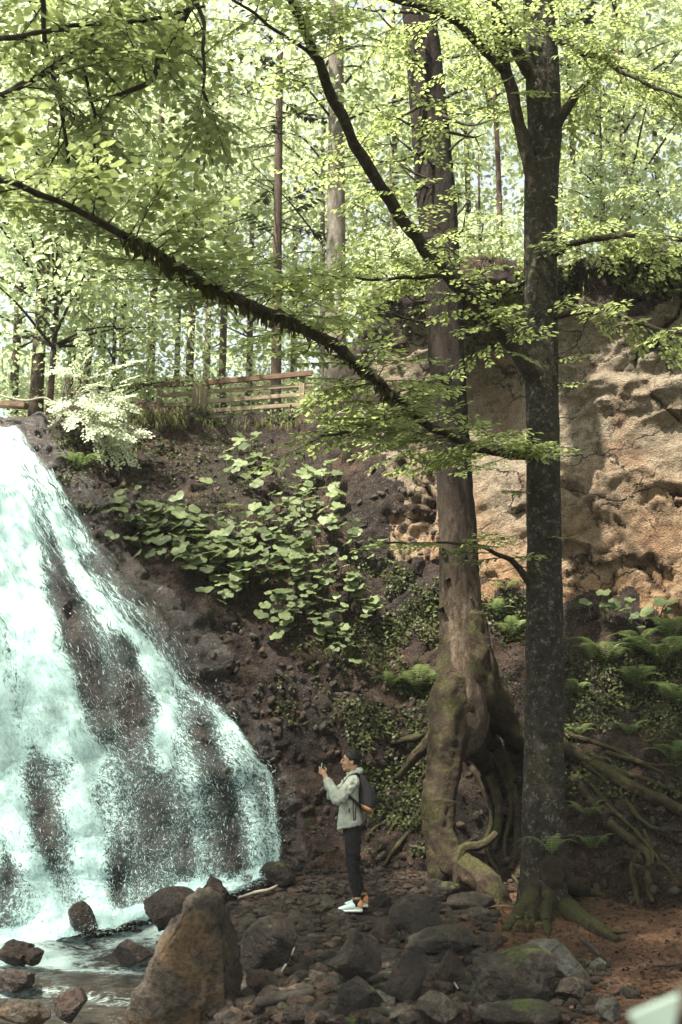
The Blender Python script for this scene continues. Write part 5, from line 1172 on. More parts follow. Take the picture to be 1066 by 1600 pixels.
def rock_shape(seed, sub=4, cuts=9, rough=.10, sharp=.92, tall=0.0):
    r = np.random.default_rng(seed); V, F = ICO[sub]; V = V.copy()
    for _ in range(cuts):
        n = unit(r.normal(size=3)*np.array([1, 1, .9])); d = r.uniform(.42, .82); k = V @ n; V = V - np.where(k > d, (k-d)*sharp, 0)[:, None]*n
    V /= np.abs(V).max(0)
    n = unit(V); V = V + n*(rough*fbm(V*1.7+seed*3.1, 4, .55) + .35*rough*fbm(V*6+seed, 3))[:, None]
    if tall: V[:, :2] *= (1 - tall*np.clip(V[:, 2:3], -.3, 1))
    return V, F
def hull_shape(pts):
    """angular block: convex hull of hand-placed corners (each axis -1..1), chipped and roughened"""
    bm = bmesh.new(); vs = [bm.verts.new(p) for p in pts]; r = bmesh.ops.convex_hull(bm, input=vs); bmesh.ops.delete(bm, geom=[v for v in bm.verts if not v.link_faces], context='VERTS')
    bmesh.ops.bevel(bm, geom=list(bm.edges), offset=.07, segments=2, affect='EDGES'); bmesh.ops.triangulate(bm, faces=bm.faces)
    for _ in range(4):
        big = [e for e in bm.edges if e.calc_length() > .07]
        if not big: break
        bmesh.ops.subdivide_edges(bm, edges=big, cuts=1); bmesh.ops.triangulate(bm, faces=bm.faces)
    bm.normal_update(); V = np.array([v.co[:] for v in bm.verts]); N = np.array([v.normal[:] for v in bm.verts]); bm.verts.index_update(); F = np.array([[v.index for v in f.verts] for f in bm.faces]); bm.free()
    f1, f2, cl = worley(V*2.2 + .3*fbm(V*2, 2)[:, None]); V = V + N*(.09*fbm(V*1.6+4, 4, .55) + .05*(cl-.5) + .03*ridged(V*5, 3) - .03)[:, None]
    return V, F
OCHRE_HULL = [(-1.0, -.7, -1), (-.97, -.8, -.40), (-.40, -.75, .30), (.10, -.62, .86), (.58, -.60, .80), (.86, -.75, .10), (.84, -.8, -1), (-.85, .7, -1), (-.7, .6, .0), (-.15, .35, .82), (.25, .2, 1.0), (.66, .3, .86), (.98, .6, .1), (.95, .7, -1), (-.6, -1.0, -.6), (.30, -1.0, -.3)]
def boulder(cx, top, base, w, mat, label, seed, depth=.8, rot=0.0, cuts=9, rough=.10, sharp=.92, tall=0.0, lean=0.0, sub=4, name='boulder', sink=.16, Y=None, hull=None):
    p = hit(cx, base-2)[0] if Y is None else at(cx, base, Y)
    mpp = p.length/FPX; W, H = w*mpp, (base-top)*mpp
    V, F = hull_shape(hull) if hull else rock_shape(seed, sub, cuts, rough, sharp, tall)
    V = V*np.array([W/2, W/2*depth, H/2*(1+sink)]); V[:, 0] += lean*V[:, 2]; V[:, 2] += H/2*(1-sink)
    c, s = math.cos(rot), math.sin(rot)
    o = obj(name, mesh_arrays(name, V, F), mat, None, p + Vector((0, W*.22*depth, 0))); o.rotation_euler = (0, 0, 0)
    return tag(o, label, 'rock')
BOULD = [
    (286, 1420, 1612, 160, S_OCHRE, 'largest boulder, angular and ochre brown at the edge of the stream', 3, dict(hull=OCHRE_HULL, depth=.8, Y=8.9)),
    (425, 1446, 1532, 98, S_DARK, 'smooth dark rounded boulder right of the largest ochre boulder', 5, dict(cuts=5, rough=.06)),
    (262, 1396, 1462, 110, S_WETR, 'wet dark boulder behind the ochre boulder where the waterfall lands', 7, dict(cuts=9, lean=.15, Y=11.6)),
    (122, 1416, 1466, 46, S_WETR, 'small dark rock standing in the white water of the falls', 9, dict(tall=.3, Y=12.0)),
    (18, 1470, 1508, 56, S_WETR, 'flat wet slab at the left edge in the pool', 11, dict(cuts=12, Y=11.2)),
    (50, 1484, 1506, 34, S_WETR, 'small flat stone beside the slab at the left edge', 12, dict(Y=11.2)),
    (206, 1468, 1506, 66, S_WETR, 'brown flat-topped rock in the pool left of the ochre boulder', 13, dict(cuts=14, sharp=.97, rough=.05, Y=11.1)),
    (334, 1372, 1416, 42, S_WETR, 'small wet rock at the foot of the falls just above the ochre boulder', 15, dict(tall=.25, Y=12.3)),
    (438, 1352, 1392, 66, S_DARK, 'dark rock at the right foot of the waterfall', 17, dict()),
    (398, 1372, 1398, 46, S_DARK, 'low dark rock left of the rock at the waterfall foot', 18, dict()),
    (558, 1470, 1548, 84, S_DARK, 'angular dark boulder below the person with one flat face', 21, dict(cuts=14, sharp=.98, rough=.05, tall=.15)),
    (655, 1406, 1460, 86, S_DARK, 'rounded dark boulder to the right of the person', 23, dict(cuts=4, rough=.05)),
    (745, 1398, 1424, 84, S_GREY, 'flat grey stone under the curved mossy root', 25, dict(cuts=12, sharp=.97, Y=12.2)),
    (742, 1420, 1462, 74, S_GREY, 'grey rounded stone beneath the flat grey stone', 27, dict(cuts=6, Y=11.9)),
    (694, 1374, 1412, 50, S_DARK, 'dark stone by the foot of the spruce root', 29, dict()),
    (562, 1532, 1592, 82, S_DARK, 'glossy dark boulder near the bottom below the angular one', 31, dict(cuts=6, rough=.07)),
    (640, 1494, 1570, 72, S_DARK, 'blocky dark boulder at bottom centre', 33, dict(cuts=14, sharp=.98, rough=.05)),
    (702, 1494, 1552, 52, S_BROWN, 'square brown block leaning on the blocky dark boulder', 35, dict(cuts=14, sharp=.98, rough=.05)),
    (692, 1454, 1500, 104, S_GREY, 'low wide grey rock below the rounded dark boulder', 37, dict(cuts=9)),
    (796, 1484, 1578, 134, S_MOSS, 'large mossy brown boulder at lower right of centre', 39, dict(cuts=8, rough=.13, sub=5)),
    (874, 1474, 1534, 92, S_PALE, 'tilted pale slab lying on the path beside the mossy boulder', 41, dict(cuts=14, sharp=.97, rough=.06, depth=.5, lean=-.9)),
    (680, 1560, 1606, 74, S_GREY, 'grey pointed stone at the bottom edge', 43, dict(tall=.3)),
    (812, 1572, 1612, 128, S_MOSS, 'mossy rock cut off by the bottom edge', 45, dict(cuts=6)),
    (955, 1568, 1600, 40, S_PALE, 'pale lined stone at the bottom near the path', 47, dict(cuts=5)),
    (902, 1536, 1572, 58, S_GREY, 'grey wet stone right of the mossy boulder', 49, dict(cuts=7)),
    (855, 1530, 1566, 46, S_MOSS, 'mossy stone tucked between the mossy boulder and the grey stone', 50, dict(cuts=6)),
    (404, 1522, 1552, 38, S_BROWN, 'reddish brown stone below the smooth dark boulder', 51, dict(cuts=6)),
    (936, 1502, 1520, 26, S_PALE, 'small pale stone alone on the path', 53, dict(cuts=5)),
    (780, 1462, 1482, 38, S_BROWN, 'small brown stone in front of the curved root tip', 55, dict()),
    (32, 1566, 1600, 76, S_OCHRE, 'rusty ochre rock in the stream at the left bottom', 57, dict(cuts=8, Y=9.2)),
    (110, 1550, 1592, 58, S_WETR, 'dark wet rock in the stream left of the ochre boulder', 59, dict(cuts=8, Y=9.5)),
    (20, 1516, 1546, 70, S_WETR, 'dark low rock at the left edge of the rapids', 60, dict(cuts=8, Y=10.4)),
    (506, 1402, 1420, 40, S_GREY, 'flat stone left of the person\'s shoes', 61, dict()),
    (720, 1572, 1602, 52, S_BROWN, 'brown stone at the bottom edge under the square block', 63, dict()),
    (600, 1448, 1474, 50, S_BROWN, 'brown stone between the person and the low wide grey rock', 65, dict()),
    (468, 1578, 1606, 60, S_DARK, 'dark stone at the bottom edge under the wet log', 67, dict()),
    (985, 1540, 1562, 36, S_DARK, 'small dark stone on the path near the pale lined stone', 69, dict()),
    (925, 1556, 1580, 34, S_BROWN, 'brown stone beside the pale lined stone', 71, dict()),
    (600, 1400, 1424, 36, S_DARK, 'dark stone just right of the person\'s heels', 73, dict()),
    (340, 1560, 1592, 48, S_DARK, 'dark stone at the right foot of the ochre boulder', 75, dict()),
]
for (cx, top, base, w, mat, lab, seed, kw) in BOULD: boulder(cx, top, base, w, mat, lab, seed, **kw)

PEB = []
for k in range(9):
    V, F = rock_shape(100+k, 3, 11, .10, .97); V = V*np.array([1, .8, .55]); me = mesh_arrays('pebble', V, F); me.materials.append((S_GREY, S_BROWN, S_DARK, S_BROWN, S_GREY, S_DARK, S_BROWN, S_GREY, S_PALE)[k]); PEB.append(me)
def scatter_pebbles():
    r = random.Random(21); cand = []
    for (x0, y0, x1, y1, n, smin, smax) in ((330, 1372, 720, 1430, 950, .022, .085), (330, 1420, 780, 1600, 2300, .012, .11), (760, 1500, 960, 1600, 420, .015, .08), (200, 1420, 345, 1600, 130, .03, .10), (0, 1500, 220, 1600, 70, .03, .12), (880, 1450, 1066, 1600, 110, .008, .03), (440, 1350, 690, 1378, 240, .02, .07)):
        for _ in range(n):
            x, y = r.uniform(x0, x1), r.uniform(y0, y1)
            if x < 330 + (1430-y)*.0 and y < 1395: continue
            p, nn = hit(x, y)
            if p is None or nn.z < .5: continue
            s = smin + (smax-smin)*r.random()**2.6; cand.append((s/p.length, s, p, r.random(), r.uniform(0, 6.28), r.uniform(-.35, .35), r.uniform(-.35, .35)))
    cand.sort(key=lambda c: -c[0]); shp = [rock_shape(200+k, 2, 9, .1, .97) for k in range(6)]; shp1 = [rock_shape(200+k, 1, 9, .1, .97) for k in range(6)]
    for (q, s, p, u, a, tx, ty) in cand[:300]:
        o = bpy.data.objects.new('pebble', PEB[int(u*8.25)]); COL.objects.link(o); o.location = p + Vector((0, 0, s*.18)); o.rotation_euler = (tx, ty, a); o.scale = (s, s, s)
        kd = ('grey', 'brown', 'dark', 'brown', 'grey', 'dark', 'brown', 'grey', 'pale')[int(u*8.25)]; ex, ey, _ = proj(p)
        where = ('in the shallow stream left of the ochre boulder' if ex < 215 else 'close to the foot of the ochre boulder' if ex < 345 else
                 'on the bank between the waterfall foot and the person' if ey < 1432 and ex < 545 else 'just behind and right of the person\'s shoes' if ey < 1432 and ex < 640 else 'under the mossy roots of the spruce' if ey < 1432 else
                 'around the smooth dark boulder' if ex < 500 and ey < 1535 else 'along the bottom edge beside the wet log' if ex < 500 else 'around the angular dark boulder' if ex < 620 and ey < 1530 else 'along the bottom edge in the centre' if ex < 700 else
                 'between the rounded dark boulder and the mossy boulder' if ex < 780 and ey < 1520 else 'beside the mossy boulder' if ex < 860 else 'at the edge of the dirt path')
        sz = 'larger' if s > .075 else 'small'
        tag(o, f'{sz} {kd} wet pebble {where}', 'pebble', 'pebbles of the stream bank')
    gs = [Geo(), Geo(), Geo()]
    for ci, (q, s, p, u, a, tx, ty) in enumerate(cand[300:]):
        V, F = (shp if ci < 900 else shp1)[int(u*5.99)]; V = V*np.array([1, .8, .55])*s; c, sn = math.cos(a), math.sin(a); V = np.stack([V[:, 0]*c-V[:, 1]*sn, V[:, 0]*sn+V[:, 1]*c, V[:, 2]+tx*V[:, 0]], -1) + np.array(p) + np.array([0, 0, s*.15])
        gs[int(u*100) % 3].add(V, F)
    for g, m_, nm in zip(gs, (S_GREY, S_BROWN, S_DARK), ('gravel', 'brown_gravel', 'dark_gravel')): tag(obj(nm, g.mesh(nm), m_), kind='stuff')
scatter_pebbles()
# stone chips and clods sticking out of the bank
def scree():
    r = random.Random(77); shp = [rock_shape(300+k, 1, 6, .1, .95) for k in range(6)]; gs = [Geo(), Geo()]
    for (x0, y0, x1, y1, n) in ((190, 680, 470, 790, 260), (330, 900, 560, 1370, 1500), (540, 1050, 700, 1370, 700), (90, 660, 220, 860, 350), (690, 1130, 870, 1400, 350), (870, 1180, 1066, 1430, 500), (560, 560, 700, 900, 400)):
        for _ in range(n):
            p, nn = hit(r.uniform(x0, x1), r.uniform(y0, y1))
            if p is None: continue
            s = .008 + .08*r.random()**6; u = r.random(); V, F = shp[int(u*5.99)]; V = V*np.array([1, .8, .6])*s; a = r.uniform(0, 6.28); c, sn = math.cos(a), math.sin(a)
            V = np.stack([V[:, 0]*c-V[:, 2]*sn, V[:, 1], V[:, 0]*sn+V[:, 2]*c], -1) + np.array(p) + np.array(nn)*s*.2; gs[int(u*100) % 2].add(V, F)
    for g, m_, nm in zip(gs, (S_BROWN, S_GREY), ('stone_chips', 'grey_stone_chips')): tag(obj(nm, g.mesh(nm, False), m_), kind='stuff')
scree()

MAT_LOG = mat_bark('wet_log', (0.022, 0.017, 0.014), (0.055, 0.043, 0.036), (0.11, 0.09, 0.075), (4, 4, 4), bumpd=.02)
def stick(name, rows, mat, label, lift=.02, sides=8):
    pts = []
    for (x, y, w) in rows:
        p, n = hit(x, y); pts.append((*(p + Vector((0, 0, lift + w*.3*p.length/FPX))), w*.5*p.length/FPX))
    s = smooth_path(np.array(pts), 6); g = Geo(); o0 = s[0, :3].copy(); g.add(*tube(s[:, :3]-o0, s[:, 3], sides, .16, (6, 6, 6))); tag(obj(name, g.mesh(name), mat, None, Vector(o0)), label, 'log' if name == 'log' else 'stick')
stick('log', [(400, 1582, 14), (440, 1574, 18), (490, 1562, 12)], MAT_LOG, 'short dark wet log lying among the bottom stones', .04)
stick('twig', [(372, 1412, 3), (400, 1404, 6), (424, 1398, 5), (452, 1380, 3)], MAT_PALETWIG, 'pale driftwood twig at the foot of the waterfall', .05)
stick('twig', [(440, 1532, 3), (452, 1512, 4), (460, 1494, 3)], MAT_PALETWIG, 'thin brown twig among pebbles right of the smooth boulder', .06)
stick('twig', [(680, 1524, 3), (700, 1535, 3), (716, 1560, 3)], MAT_PALETWIG, 'thin twig lying against the square brown block', .06)
stick('twig', [(470, 1428, 4), (500, 1418, 4), (520, 1412, 3)], MAT_LOG, 'dark stick on the pebbles left of the person', .04)
stick('twig', [(905, 1472, 5), (930, 1492, 6), (938, 1500, 3)], MAT_LOG, 'short broken root piece on the path by the beech root', .03)
stick('twig', [(1010, 1510, 4), (1045, 1512, 4), (1075, 1508, 3)], MAT_LOG, 'dark stick lying on the path at the right edge', .01)
stick('twig', [(640, 1330, 5), (690, 1338, 5), (745, 1318, 4)], MAT_LOG, 'grey stick caught under the spruce roots', .05)
# ------------------------------------------------------------------ the person photographing the waterfall, in profile, facing left
def mat_plain(name, c, rough=.8, var=.25, scale=60, spec=.25, bump=.15):
    m = Mat(name, rough, spec); n = m.noise(scale, 4, .6); n2 = m.noise(scale*.15, 3)
    col = m.ramp(n2, [(.35, tuple(k*(1-var) for k in c)), (.65, tuple(min(1, k*(1+var)) for k in c))]); m.col(col); m.nrm(m.bump(n, bump, .004)); return m.m
M_SKIN = mat_plain('skin', (.40, .225, .135), .55, .08, 30, .35, .05); M_HAIR = mat_plain('dark_hair', (.010, .007, .006), .55, .4, 150, .25, .5)
M_JACKET = mat_plain('sage_grey_jacket', (.33, .345, .285), .85, .10, 80, .2, .3); M_TROUS = mat_plain('black_trousers', (.012, .010, .011), .8, .2, 80)
M_MINT = mat_plain('mint_shoe', (.58, .72, .66), .7, .06); M_SOLE = mat_plain('white_sole', (.72, .73, .68), .6, .05); M_ORANGE = mat_plain('orange_heel', (.66, .27, .12), .7, .1)
M_SOCK = mat_plain('tan_sock', (.36, .25, .13), .9, .1); M_PACK = mat_plain('charcoal_pack', (.030, .028, .030), .8, .3, 40, .25, .5); M_TAN = mat_plain('tan_leather', (.33, .17, .065), .6, .15); M_PHONE = mat_plain('pale_phone', (.62, .66, .64), .35, .03); M_BLACK = mat_plain('black_strap', (.014, .013, .014), .7, .2); M_GLASS = mat_plain('phone_screen', (.02, .022, .025), .1, .05)
def remeshed(geo, voxel, it=4, fac=.5, name='m'):
    me = geo.mesh(name); o = bpy.data.objects.new('tmp', me); COL.objects.link(o)
    a = o.modifiers.new('r', 'REMESH'); a.mode = 'VOXEL'; a.voxel_size = voxel; a.use_smooth_shade = True
    b = o.modifiers.new('s', 'SMOOTH'); b.factor = fac; b.iterations = it
    dg = bpy.context.evaluated_depsgraph_get(); dg.update(); out = bpy.data.meshes.new_from_object(o.evaluated_get(dg)); out.name = name
    bpy.data.objects.remove(o); bpy.data.meshes.remove(me); return out
def ell(g, c, r, rot=None, sub=3):
    V, F = ICO[sub]; V = V*np.array(r)
    if rot is not None:
        M_ = np.array(Matrix.Rotation(rot, 3, 'Y')); V = V @ M_.T
    g.add(V + np.array(c), F)
def loft(g, rings, n=24, close=True):
    """rings: (centre, half-vector a, half-vector b)"""
    th = np.arange(n)*2*math.pi/n; V = np.concatenate([np.array(c)[None] + np.cos(th)[:, None]*np.array(a)[None] + np.sin(th)[:, None]*np.array(b)[None] for c, a, b in rings]); m_ = len(rings)
    i = np.arange(m_-1)[:, None]*n; j = np.arange(n)[None]; F = np.stack([i+j, i+(j+1) % n, i+n+(j+1) % n, i+n+j], -1).reshape(-1, 4); fs = [F]
    if close:
        c0 = len(V); V = np.vstack([V, np.array(rings[0][0])[None], np.array(rings[-1][0])[None]]); jj = np.arange(n)
        fs.append(np.vstack([np.stack([np.full(n, c0), (jj+1) % n, jj], -1), np.stack([np.full(n, c0+1), (m_-1)*n+jj, (m_-1)*n+(jj+1) % n], -1)]))
    g.add(V, fs)
def chain(g, pts, rad, sides=14, n=5):
    q = smooth_path(np.array([(*p, r) for p, r in zip(pts, rad)]), n); g.add(*tube(q[:, :3], q[:, 3], sides)); ell(g, pts[0], (rad[0],)*3, sub=2); ell(g, pts[-1], (rad[-1],)*3, sub=2)
def zring(z, x0, x1, ry, tilt=0.0): return ((( x0+x1)/2, 0, z), ((x1-x0)/2, 0, tilt), (0, ry, 0))

def build_person():
    p0 = hit(549, 1426)[0]; p0 = p0 + Vector((0, 0, .012)); KS = .93
    t = thing('person', 'person in sage grey jacket and black trousers photographing the waterfall with raised phone', 'person', p0); t.scale = (KS,)*3
    # body: one continuous surface
    g = Geo()
    ell(g, (.012, 0, 1.598), (.094, .073, .086)); ell(g, (-.032, 0, 1.548), (.058, .056, .088)); ell(g, (-.060, 0, 1.484), (.030, .030, .022)); ell(g, (-.020, 0, 1.50), (.055, .052, .035))
    chain(g, [(-.088, 0, 1.592), (-.102, 0, 1.566), (-.104, 0, 1.553)], [.010, .012, .013], 10); ell(g, (-.086, 0, 1.522), (.014, .022, .008)); ell(g, (-.083, 0, 1.508), (.014, .020, .008)); ell(g, (-.078, 0, 1.603), (.014, .045, .010))
    for s in (-1, 1): ell(g, (.010, s*.074, 1.555), (.019, .010, .031), .25); ell(g, (-.06, s*.032, 1.545), (.024, .020, .022))
    chain(g, [(.022, 0, 1.52), (.032, 0, 1.44), (.04, 0, 1.38)], [.050, .052, .06])
    loft(g, [zring(.80, -.05, .08, .10), zring(1.0, -.075, .065, .115), zring(1.15, -.08, .075, .12), zring(1.3, -.075, .085, .14), zring(1.38, -.04, .07, .13), zring(1.42, -.01, .07, .06)])
    for s in (-1, 1):
        sh, el_, wr = ((.02, -.16, 1.355), (-.140, -.215, 1.165), (-.262, -.105, 1.375)) if s < 0 else ((.0, .16, 1.355), (-.195, .20, 1.19), (-.275, .095, 1.378))
        chain(g, [sh, el_, wr], [.045, .036, .026], 12, 8)
        # hand: palm, four unequal curled fingers behind the phone, thumb from the side of the palm in front
        w = Vector(wr); pc = Vector((-.296, s*.078, 1.438))
        chain(g, [w, w.lerp(pc, .5), pc], [.024, .027, .026], 12); ell(g, pc, (.017, .036, .042), sub=2)
        for k, (dz, ln) in enumerate(((.028, .070), (.010, .078), (-.008, .074), (-.026, .060))):
            b = pc + Vector((-.010, -s*.010, dz+.012)); k1 = b + Vector((-.030, -s*.004, .016)); k2 = k1 + Vector((-.010, -s*ln*.45, .012)); k3 = k2 + Vector((.004, -s*ln*.35, .002)); chain(g, [b, k1, k2, k3], [.0095, .0090, .0082, .0072], 8, 3)
        b = pc + Vector((.012, -s*.015, .018)); chain(g, [b, b + Vector((.012, -s*.012, .026)), b + Vector((-.004, -s*.030, .046))], [.011, .0095, .008], 8, 3)
    for s, hipx, kx, ax, fx in ((-1, .015, .012, .056, 0), (1, .02, .03, .118, .06)):
        chain(g, [(hipx, s*.085, .88), (kx, s*.088, .50), (kx+.02, s*.085, .33), (ax, s*.085, .10)], [.068, .050, .046, .034], 14); chain(g, [(ax, s*.085, .08), (ax-.05, s*.085, .05), (ax-.13, s*.085, .035)], [.036, .035, .028], 12)
    body = obj('body', remeshed(g, .0048, 3, .5, 'body'), M_SKIN, t); body['label'] = 'face and hands'
    for s in (-1, 1):
        gg = Geo(); ell(gg, (-.080, s*.030, 1.577), (.008, .013, .0065), sub=2); obj('eye', gg.mesh('eye'), M_HAIR, t)
        gg = Geo(); chain(gg, [(-.089, s*.016, 1.601), (-.086, s*.036, 1.605), (-.074, s*.052, 1.600)], [.004, .0045, .003], 6, 3); obj('eyebrow', gg.mesh('eyebrow'), M_HAIR, t)
    gg = Geo(); chain(gg, [(-.094, -.018, 1.515), (-.099, 0, 1.516), (-.094, .018, 1.515)], [.003, .004, .003], 6, 3); obj('mouth', gg.mesh('mouth'), mat_plain('lips', (.26, .10, .075), .5, .05), t)
    # hair pulled back into a short tail
    V, F = ICO[4]; V = V*np.array([.102, .083, .092]) + np.array([.020, 0, 1.606]); hl = np.interp(V[:, 2], [1.50, 1.535, 1.57, 1.605, 1.64, 1.67], [.036, .030, -.002, -.030, -.062, -.078])
    ins = V[:, 0] < hl; c = np.array([.01, 0, 1.59]); dpt = np.clip((hl + .010*noise(V*np.array([60, 60, 60])) - V[:, 0])/.03, 0, 1)[:, None]; V = c + (V-c)*(1-.22*dpt); V[:, 2] = np.maximum(V[:, 2], 1.505); V = V + unit(V-c)*(.007*fbm(V*np.array([22, 70, 40]), 3))[:, None]
    gg = Geo(); gg.add(V, F); qh = random.Random(6)
    for k in range(90):                             # combed strands from the hairline back to the tie
        ph_ = qh.uniform(-1.35, 1.35); st_ = np.array([-.062 + .055*abs(ph_), math.sin(ph_)*.082, 1.612 + .075*math.cos(ph_)]); en = np.array([.115, math.sin(ph_)*.02, 1.578 + .012*math.cos(ph_)])
        pts_ = []
        for f in np.linspace(0, 1, 7):
            p_ = st_*(1-f) + en*f; d_ = p_-np.array([.020, 0, 1.600]); d_ = d_/np.linalg.norm(d_/np.array([.105, .086, .095])); pts_.append(np.array([.020, 0, 1.604]) + d_*(1.0 + .015*qh.random()))
        gg.add(*tube(np.array(pts_), np.linspace(.0025, .004, 7), 4))
    hair = obj('hair', gg.mesh('hair'), M_HAIR, t)
    gg = Geo(); chain(gg, [(.112, 0, 1.575), (.137, 0, 1.562), (.142, 0, 1.525)], [.020, .028, .014], 10); obj('hair_tail', gg.mesh('hair_tail'), M_HAIR, hair)
    gg = Geo(); gg.add(*tube(np.array([(.112, 0, 1.582), (.120, 0, 1.578)]), np.array([.024, .024]), 12)); obj('hair_tie', gg.mesh('hair_tie'), M_SOLE, hair)
    # jacket
    g = Geo()
    loft(g, [zring(.875, -.152, .120, .195, .030), zring(.93, -.145, .118, .19, .02), zring(1.0, -.134, .108, .178, .01), zring(1.1, -.120, .095, .168), zring(1.2, -.108, .09, .165), zring(1.28, -.10, .10, .172), zring(1.34, -.085, .098, .172), zring(1.385, -.06, .09, .145), zring(1.42, -.045, .088, .085), zring(1.455, -.050, .088, .070)])
    for sh, el_, wr in (((.02, -.150, 1.352), (-.140, -.215, 1.165), (-.255, -.112, 1.36)), ((.0, .150, 1.352), (-.195, .20, 1.19), (-.268, .10, 1.362))):
        chain(g, [sh, tuple((np.array(sh)+np.array(el_))/2 + np.array([.0, -.006 if sh[1] < 0 else .006, -.004])), el_, tuple((np.array(wr)+np.array(el_))/2), wr], [.072, .064, .062, .052, .042], 16, 6)
    q = np.array([(math.cos(a_)*.072+.028, math.sin(a_)*.080, 1.440+.022*math.cos(a_)) for a_ in np.linspace(-2.3, 2.3, 22)]); g.add(*tube(q, .026+.014*np.cos(np.linspace(-2.3, 2.3, 22)).clip(0, 1), 12))
    jm = remeshed(g, .0075, 5, .5, 'jacket'); n = len(jm.vertices); co = np.zeros(n*3, dtype=np.float32); jm.vertices.foreach_get('co', co); co = co.reshape(-1, 3).astype(float)
    nn = np.zeros(n*3, dtype=np.float32); jm.vertices.foreach_get('normal', nn); nn = nn.reshape(-1, 3)
    wr_ = .010*ridged(co*np.array([15, 9, 8])+3, 2) + .005*fbm(co*np.array([30, 20, 22]), 2); co = co + nn*(wr_-.006)[:, None]; jm.vertices.foreach_set('co', co.astype(np.float32).ravel()); jm.update()
    jk = obj('jacket', jm, M_JACKET, t)
    for nm, a_, b_, r_ in (('zip', (-.118, -.012, .92), (-.085, -.012, 1.38), .005), ('pocket_zip', (-.020, -.182, 1.03), (-.020, -.186, 1.075), .006), ('side_seam', (.030, -.181, .93), (.022, -.172, 1.16), .0045)):
        gg = Geo(); gg.add(*tube(np.array([a_, tuple((np.array(a_)+np.array(b_))/2+np.array([-.004, -.003, 0])), b_]), np.array([r_]*3), 6)); obj(nm, gg.mesh(nm), M_BLACK, jk)
    # trousers, socks, shoes
    g = Geo(); loft(g, [zring(.80, -.078, .112, .16), zring(.88, -.09, .108, .165), zring(.96, -.09, .095, .16)])
    for s, hipx, kx, ax in ((-1, .018, .008, .056), (1, .024, .026, .118)): chain(g, [(hipx, s*.080, .86), ((hipx+kx)/2, s*.085, .68), (kx, s*.088, .50), (kx+.020, s*.086, .34), (ax, s*.085, .165)], [.092, .083, .068, .062, .046], 16)
    tm = remeshed(g, .0075, 4, .5, 'trousers'); n = len(tm.vertices); co = np.zeros(n*3, dtype=np.float32); tm.vertices.foreach_get('co', co); co = co.reshape(-1, 3).astype(float); nn = np.zeros(n*3, dtype=np.float32); tm.vertices.foreach_get('normal', nn); co = co + nn.reshape(-1, 3)*(.008*ridged(co*np.array([9, 9, 11]), 2)-.006)[:, None]; tm.vertices.foreach_set('co', co.astype(np.float32).ravel()); tm.update(); obj('trousers', tm, M_TROUS, t)
    for s, ax, dz in ((-1, .056, 0.0), (1, .118, .028)):
        gg = Geo(); gg.add(*tube(np.array([(ax, s*.085, .06+dz), (ax, s*.085, .11+dz), (ax, s*.085, .135+dz)]), np.array([.040, .042, .043]), 14)); obj('sock', gg.mesh('sock'), M_BLACK, t)
        gg = Geo(); gg.add(*tube(np.array([(ax, s*.085, .132+dz), (ax, s*.085, .158+dz)]), np.array([.046, .046]), 14)); obj('sock_band', gg.mesh('sock_band'), M_SOCK, t)
        dx = ax-.056; prof = [(-.150, .012, .026, .032), (-.138, .030, .034, .048), (-.11, .042, .040, .060), (-.06, .044, .046, .078), (-.01, .041, .052, .098), (.035, .038, .058, .116), (.075, .037, .062, .122), (.102, .034, .060, .118), (.116, .022, .055, .100)]
        gg = Geo(); loft(gg, [((x+dx, s*.085, .022+dz+(h-.022)/2), (0, w_, 0), (0, 0, (h-.022)/2)) for x, w_, _, h in prof], 18); up = obj('shoe', remeshed(gg, .006, 3, .5, 'shoe'), M_MINT, t)
        gg = Geo(); loft(gg, [((x*1.03+dx, s*.085, .018+dz), (0, w_*1.10+.003, 0), (0, 0, .018)) for x, w_, _, h in prof], 16); obj('sole', gg.mesh('sole'), M_SOLE, up)
        gg = Geo(); loft(gg, [((x+dx, s*.085, .034+dz+(h-.030)/2), (0, w_+.004, 0), (0, 0, (h-.030)/2+.004)) for x, w_, h in ((.066, .037, .124), (.085, .037, .128), (.104, .035, .124), (.120, .024, .108))], 18); obj('heel_patch', gg.mesh('heel_patch'), M_ORANGE, up)
        for k in range(4):
            gg = Geo(); x = -.06+.022*k; h = .078+.0085*k; gg.add(*tube(np.array([(x+dx, s*.085-.030, h-.004+dz), (x+dx+.006, s*.085, h+.006+dz), (x+dx, s*.085+.030, h-.004+dz)]), np.array([.004]*3), 6)); obj('lace', gg.mesh('lace'), M_SOLE, up)
    # phone (held) and backpack (worn) are things of their own
    ph = thing('phone', 'pale mobile phone held up in both hands of the person', 'phone', p0 + KS*Vector((-.322, 0, 1.516))); ph.scale = (KS,)*3
    ph.rotation_euler = (0, R(8), 0)
    o = obj('case', box_mesh('case', .0085, .152, .076, .004), M_PHONE, ph); o2 = obj('screen', box_mesh('screen', .002, .142, .068, .0008), M_GLASS, ph); o2.location = (.0050, 0, 0)
    gg = Geo(); gg.add(*tube(np.array([(-.0035, .055, .018), (-.0068, .055, .018)]), np.array([.008, .008]), 12)); obj('camera_lens', gg.mesh('camera_lens'), M_GLASS, ph)
    bp = thing('backpack', 'charcoal rolltop backpack with tan base on the person\'s back', 'backpack', p0 + KS*Vector((.10, 0, 1.05))); bp.scale = (KS,)*3
    def bx(z, x0, x1, ry, k=.0): return (((x0+x1)/2-.10, 0, z-1.05), ((x1-x0)/2, 0, k), (0, ry, 0))
